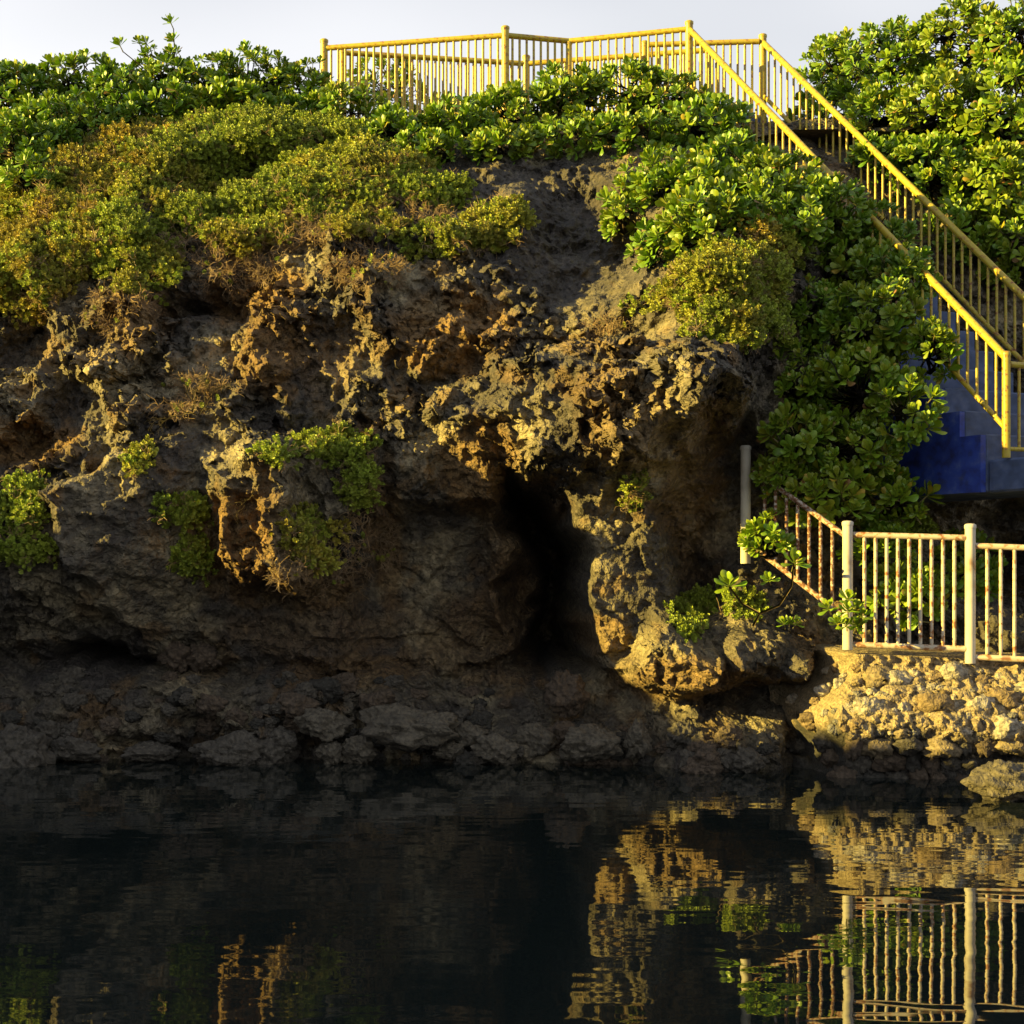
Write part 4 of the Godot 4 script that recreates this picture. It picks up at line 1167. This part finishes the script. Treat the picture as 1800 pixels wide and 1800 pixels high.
func build_railings() -> void:
	var y := M.yellow as Material
	# walkway railing nearest the pool
	var ph := 8.2
	var base := 7.2
	var A := Vector3(-2.31, ph, -19.93)
	var B := Vector3(-0.08, ph, -19.45)
	var C := Vector3(0.69, ph, -19.66)
	var D := Vector3(2.10, ph, -19.22)
	var t := thing("yellow_walkway_railing", "yellow walkway railing on the cliff top nearest the pool", "railing", Vector3(0, base, -19.6), "yellow railings")
	for p in [A, B]:
		post(Vector3(p.x, base, p.z), ph + 0.115, 0.046, y, t)
	post(Vector3(C.x, base, C.z), ph, 0.038, y, t)
	panel(A, B, 0.92, 24, 0.034, 0.015, y, t)
	panel(B, C, 0.92, 8, 0.034, 0.015, y, t)
	panel(C, D, 0.92, 14, 0.034, 0.015, y, t)
	# walkway railing on the far side
	var G := Vector3(-2.10, ph, -20.1)
	var E := Vector3(0.18, ph, -20.54)
	var S := Vector3(2.42, ph, -20.0)
	t = thing("yellow_walkway_railing", "far yellow walkway railing seen through bars of the near one", "railing", Vector3(0, base, -20.4), "yellow railings")
	for p in [G, S]: post(Vector3(p.x, base, p.z), ph + 0.03, 0.04, y, t)
	post(Vector3(E.x, base, E.z), ph + 0.11, 0.046, y, t)
	panel(G, E, 0.92, 23, 0.034, 0.015, y, t)
	panel(E, S, 0.92, 22, 0.034, 0.015, y, t)
	var Q := Vector3(1.62, ph, -19.8)
	var side := Vector3(STAIR_DIR.z, 0, -STAIR_DIR.x)
	var R := Vector3(D.x, ph, D.z) + side * 1.06
	t = thing("yellow_walkway_railing", "short yellow railing leading to the right stair-top post", "railing", Vector3(2.3, base, -19.6), "yellow railings")
	post(Vector3(Q.x, base, Q.z), ph + 0.05, 0.042, y, t)
	panel(Q, R - side * 0.05, 0.92, 15, 0.034, 0.015, y, t)
	# stair railings
	var run := STAIR_DIR * 5.2
	for k in 2:
		var a: Vector3 = [D, R][k]
		t = thing("yellow_stair_railing", ["left yellow stair railing nearest the shaded shrubs", "right yellow stair railing against the far hillside"][k], "railing", Vector3(a.x, base, a.z), "yellow railings")
		post(Vector3(a.x, base, a.z), ph + 0.1, 0.046, y, t)
		var e := a + run - Vector3(0, 4.50, 0)
		post(Vector3(e.x, e.y - 0.90, e.z), e.y + 0.06, 0.038, y, t)
		panel(a, e, 0.64, 41, 0.036, 0.014, y, t, 0.025)
		if k == 0:
			# rail round the landing at the foot of the stair
			var l := e + side * 1.4 + Vector3(0, -0.06, 0)
			t = thing("yellow_landing_railing", "level yellow railing on the blue landing at right picture edge", "railing", Vector3(e.x, e.y - 0.9, e.z), "yellow railings")
			panel(e + side * 0.04 + Vector3(0, -0.06, 0), l, 0.76, 11, 0.03, 0.014, y, t, 0.02)
	# white railing on the rubble wall
	var w := M.white_rusty as Material
	var p1 := Vector3(2.95, 1.09, -14.25)
	var p2 := Vector3(3.98, 0.98, -14.08)
	var p3 := Vector3(5.04, 0.91, -13.88)
	t = thing("white_railing", "rusty white railing standing on the rubble wall", "railing", p1, "")
	post(p1, 2.225, 0.046, M.white_post, t)
	post(p2, 2.195, 0.046, M.white_post, t)
	post(p3, 2.12, 0.046, M.white_post, t)
	panel(Vector3(3, 2.1, -14.25), Vector3(3.94, 2.07, -14.08), 0.965, 9, 0.027, 0.0165, w, t, 0.027)
	panel(Vector3(4.01, 2, -14.08), Vector3(5.01, 1.96, -13.88), 0.965, 8, 0.027, 0.0165, w, t, 0.027)
	# leaning handrail that climbs away behind it
	var r := M.rusty as Material
	var q0 := Vector3(2.19, 1.85, -15.2)
	t = thing("rusty_stair_railing", "rusted sloping handrail climbing to leaning white post", "railing", q0, "")
	post(q0, 2.96, 0.048, M.white_post, t)
	panel(Vector3(2.26, 2.72, -15.15), Vector3(2.93, 2.1, -14.3), 0.72, 7, 0.024, 0.016, r, t, 0.024)

func build_plants() -> void:
	for k in 8: rosettes.append(rosette_mesh(200 + k))
	for k in 3:
		sprigs.append(sprig_mesh(300 + k, false))
		twigs.append(sprig_mesh(320 + k, true))
	for d in BROADLEAF: broadleaf_shrub(d)
	for d in SMALL_LEAF: small_leaf_shrub(d)
	young_plant()
	bare_branch("pale bare forked branch among shaded shrubs left of the stairs", Vector3(2.99, 3.52, -14.75), Vector3(-0.25, 1, 0.3), 0.42, Color(0.34, 0.31, 0.29), 71)
	bare_branch("long drooping bare branch below pale forked branch", Vector3(2.98, 3.63, -14.9), Vector3(0.5, -0.9, 0.4), 0.55, Color(0.2, 0.16, 0.13), 72)
	bare_branch("bleached dead branch spreading left over grey slab", Vector3(-2.99, 3.26, -15.35), Vector3(-0.8, 0.6, 0.5), 0.34, Color(0.5, 0.42, 0.3), 73)
	bare_branch("bleached dead branch spreading right over grey slab", Vector3(-2.96, 3.26, -15.35), Vector3(0.8, 0.6, 0.5), 0.34, Color(0.5, 0.42, 0.3), 74)
	bare_branch("upright dead branch in middle of bleached twigs", Vector3(-3.05, 3.28, -15.4), Vector3(0.1, 1, 0.6), 0.3, Color(0.5, 0.42, 0.3), 75)
	bare_branch("thin grey branch hanging over edge of soil face", Vector3(2.27, 5.7, -16.6), Vector3(-0.2, -1, 0.4), 0.5, Color(0.26, 0.22, 0.18), 76)
	bare_branch("pale root hanging out of hanging block", Vector3(-2.31, 2.51, -14.5), Vector3(0.05, -1, 0.3), 0.3, Color(0.4, 0.32, 0.2), 77)
	bare_branch("arching bare stem above golden green cushion", Vector3(1.5, 4.32, -14.5), Vector3(0.3, 1, 0.4), 0.34, Color(0.34, 0.26, 0.15), 78)

func bare_branch(label: String, at: Vector3, dir: Vector3, length: float, col: Color, sd: int) -> void:
	var r := RandomNumberGenerator.new()
	r.seed = sd
	var st := SurfaceTool.new()
	st.begin(Mesh.PRIMITIVE_TRIANGLES)
	var todo := [[Vector3.ZERO, dir.normalized(), length, 0.0085]]
	while todo.size() > 0:
		var b: Array = todo.pop_back()
		var p: Vector3 = b[0]
		var d: Vector3 = b[1]
		var pts := [p]
		var rad := [b[3]]
		for k in 6:
			d = (d + Vector3(r.randf_range(-0.45, 0.45), r.randf_range(-0.4, 0.3), r.randf_range(-0.35, 0.4))).normalized()
			p += d * b[2] / 6.0
			pts.append(p)
			rad.append(b[3] * (1.0 - 0.13 * (k + 1)))
			if b[3] > 0.003 and k > 0 and r.randf() < 0.75:
				todo.append([p, (d + Vector3(r.randf_range(-0.9, 0.9), r.randf_range(-0.7, 0.7), r.randf_range(-0.5, 0.8))).normalized(), b[2] * r.randf_range(0.4, 0.65), b[3] * 0.6])
		tube(st, pts, rad, 5, col)
	var o := part(numbered("bare_branch"), st.commit(), M.bark, self, Transform3D(Basis(), at))
	tag(o, label, "branch", "bare branches")

func young_plant() -> void:
	# the sapling with two lit leaf heads on a curved branch in front of the rusty handrail
	var foot := Vector3(2.12, 1.3, -14.25)
	var t := thing("seedling", "young plant with two sunlit leaf heads on a forked curved stem", "plant", foot)
	var a := Vector3(1.9, 1.65, -14.2) - foot
	var b := Vector3(2.47, 1.85, -14.2) - foot
	var m := Vector3(2.17, 1.41, -14.2) - foot
	var st := SurfaceTool.new()
	st.begin(Mesh.PRIMITIVE_TRIANGLES)
	tube(st, [Vector3.ZERO, m, Vector3(2.02, 1.49, -14.2) - foot, a], [0.013, 0.012, 0.01, 0.008], 6, Color(0.28, 0.22, 0.14))
	tube(st, [m, Vector3(2.34, 1.48, -14.2) - foot, Vector3(2.45, 1.65, -14.2) - foot, b], [0.012, 0.011, 0.01, 0.008], 6, Color(0.28, 0.22, 0.14))
	part("branching_stem", st.commit(), M.bark, t)
	for q in [[a, 1.15, Vector3(-0.3, 0.8, 0.5)], [b, 1.05, Vector3(0.1, 0.8, 0.6)], [Vector3(2.26, 1.7, -14.25) - foot, 0.7, Vector3(-0.3, 0.6, 0.6)]]:
		var k: float = q[1]
		part("leaf_cluster", rosettes[2], leaf_mats[2], t, Transform3D(frame_for(q[2]).scaled(Vector3(k, k, k)), q[0]))
	t = thing("seedling", "sunlit leafy clump at foot of first white railing post", "plant", Vector3(2.86, 1.26, -14.05))
	for k in 9:
		var o := Vector3(rng.randf_range(-0.16, 0.16), rng.randf_range(0.0, 0.36), rng.randf_range(-0.02, 0.2))
		var z := rng.randf_range(0.7, 1.0)
		part("leaf_cluster", rosettes[k % 8], leaf_mats[2], t, Transform3D(frame_for(Vector3(o.x * 2.0 - 0.2, 0.7, 0.6)).scaled(Vector3(z, z, z)), o))
	t = thing("seedling", "tiny lit seedling on the low rock before the rusty handrail", "plant", Vector3(2.43, 1.28, -14.2))
	for k in 3:
		part("leaf_cluster", rosettes[k], leaf_mats[2], t, Transform3D(frame_for(Vector3(k * 0.4 - 0.4, 1, 0.4)).scaled(Vector3(0.6, 0.6, 0.6)), Vector3(k * 0.05 - 0.05, 0.04, 0)))
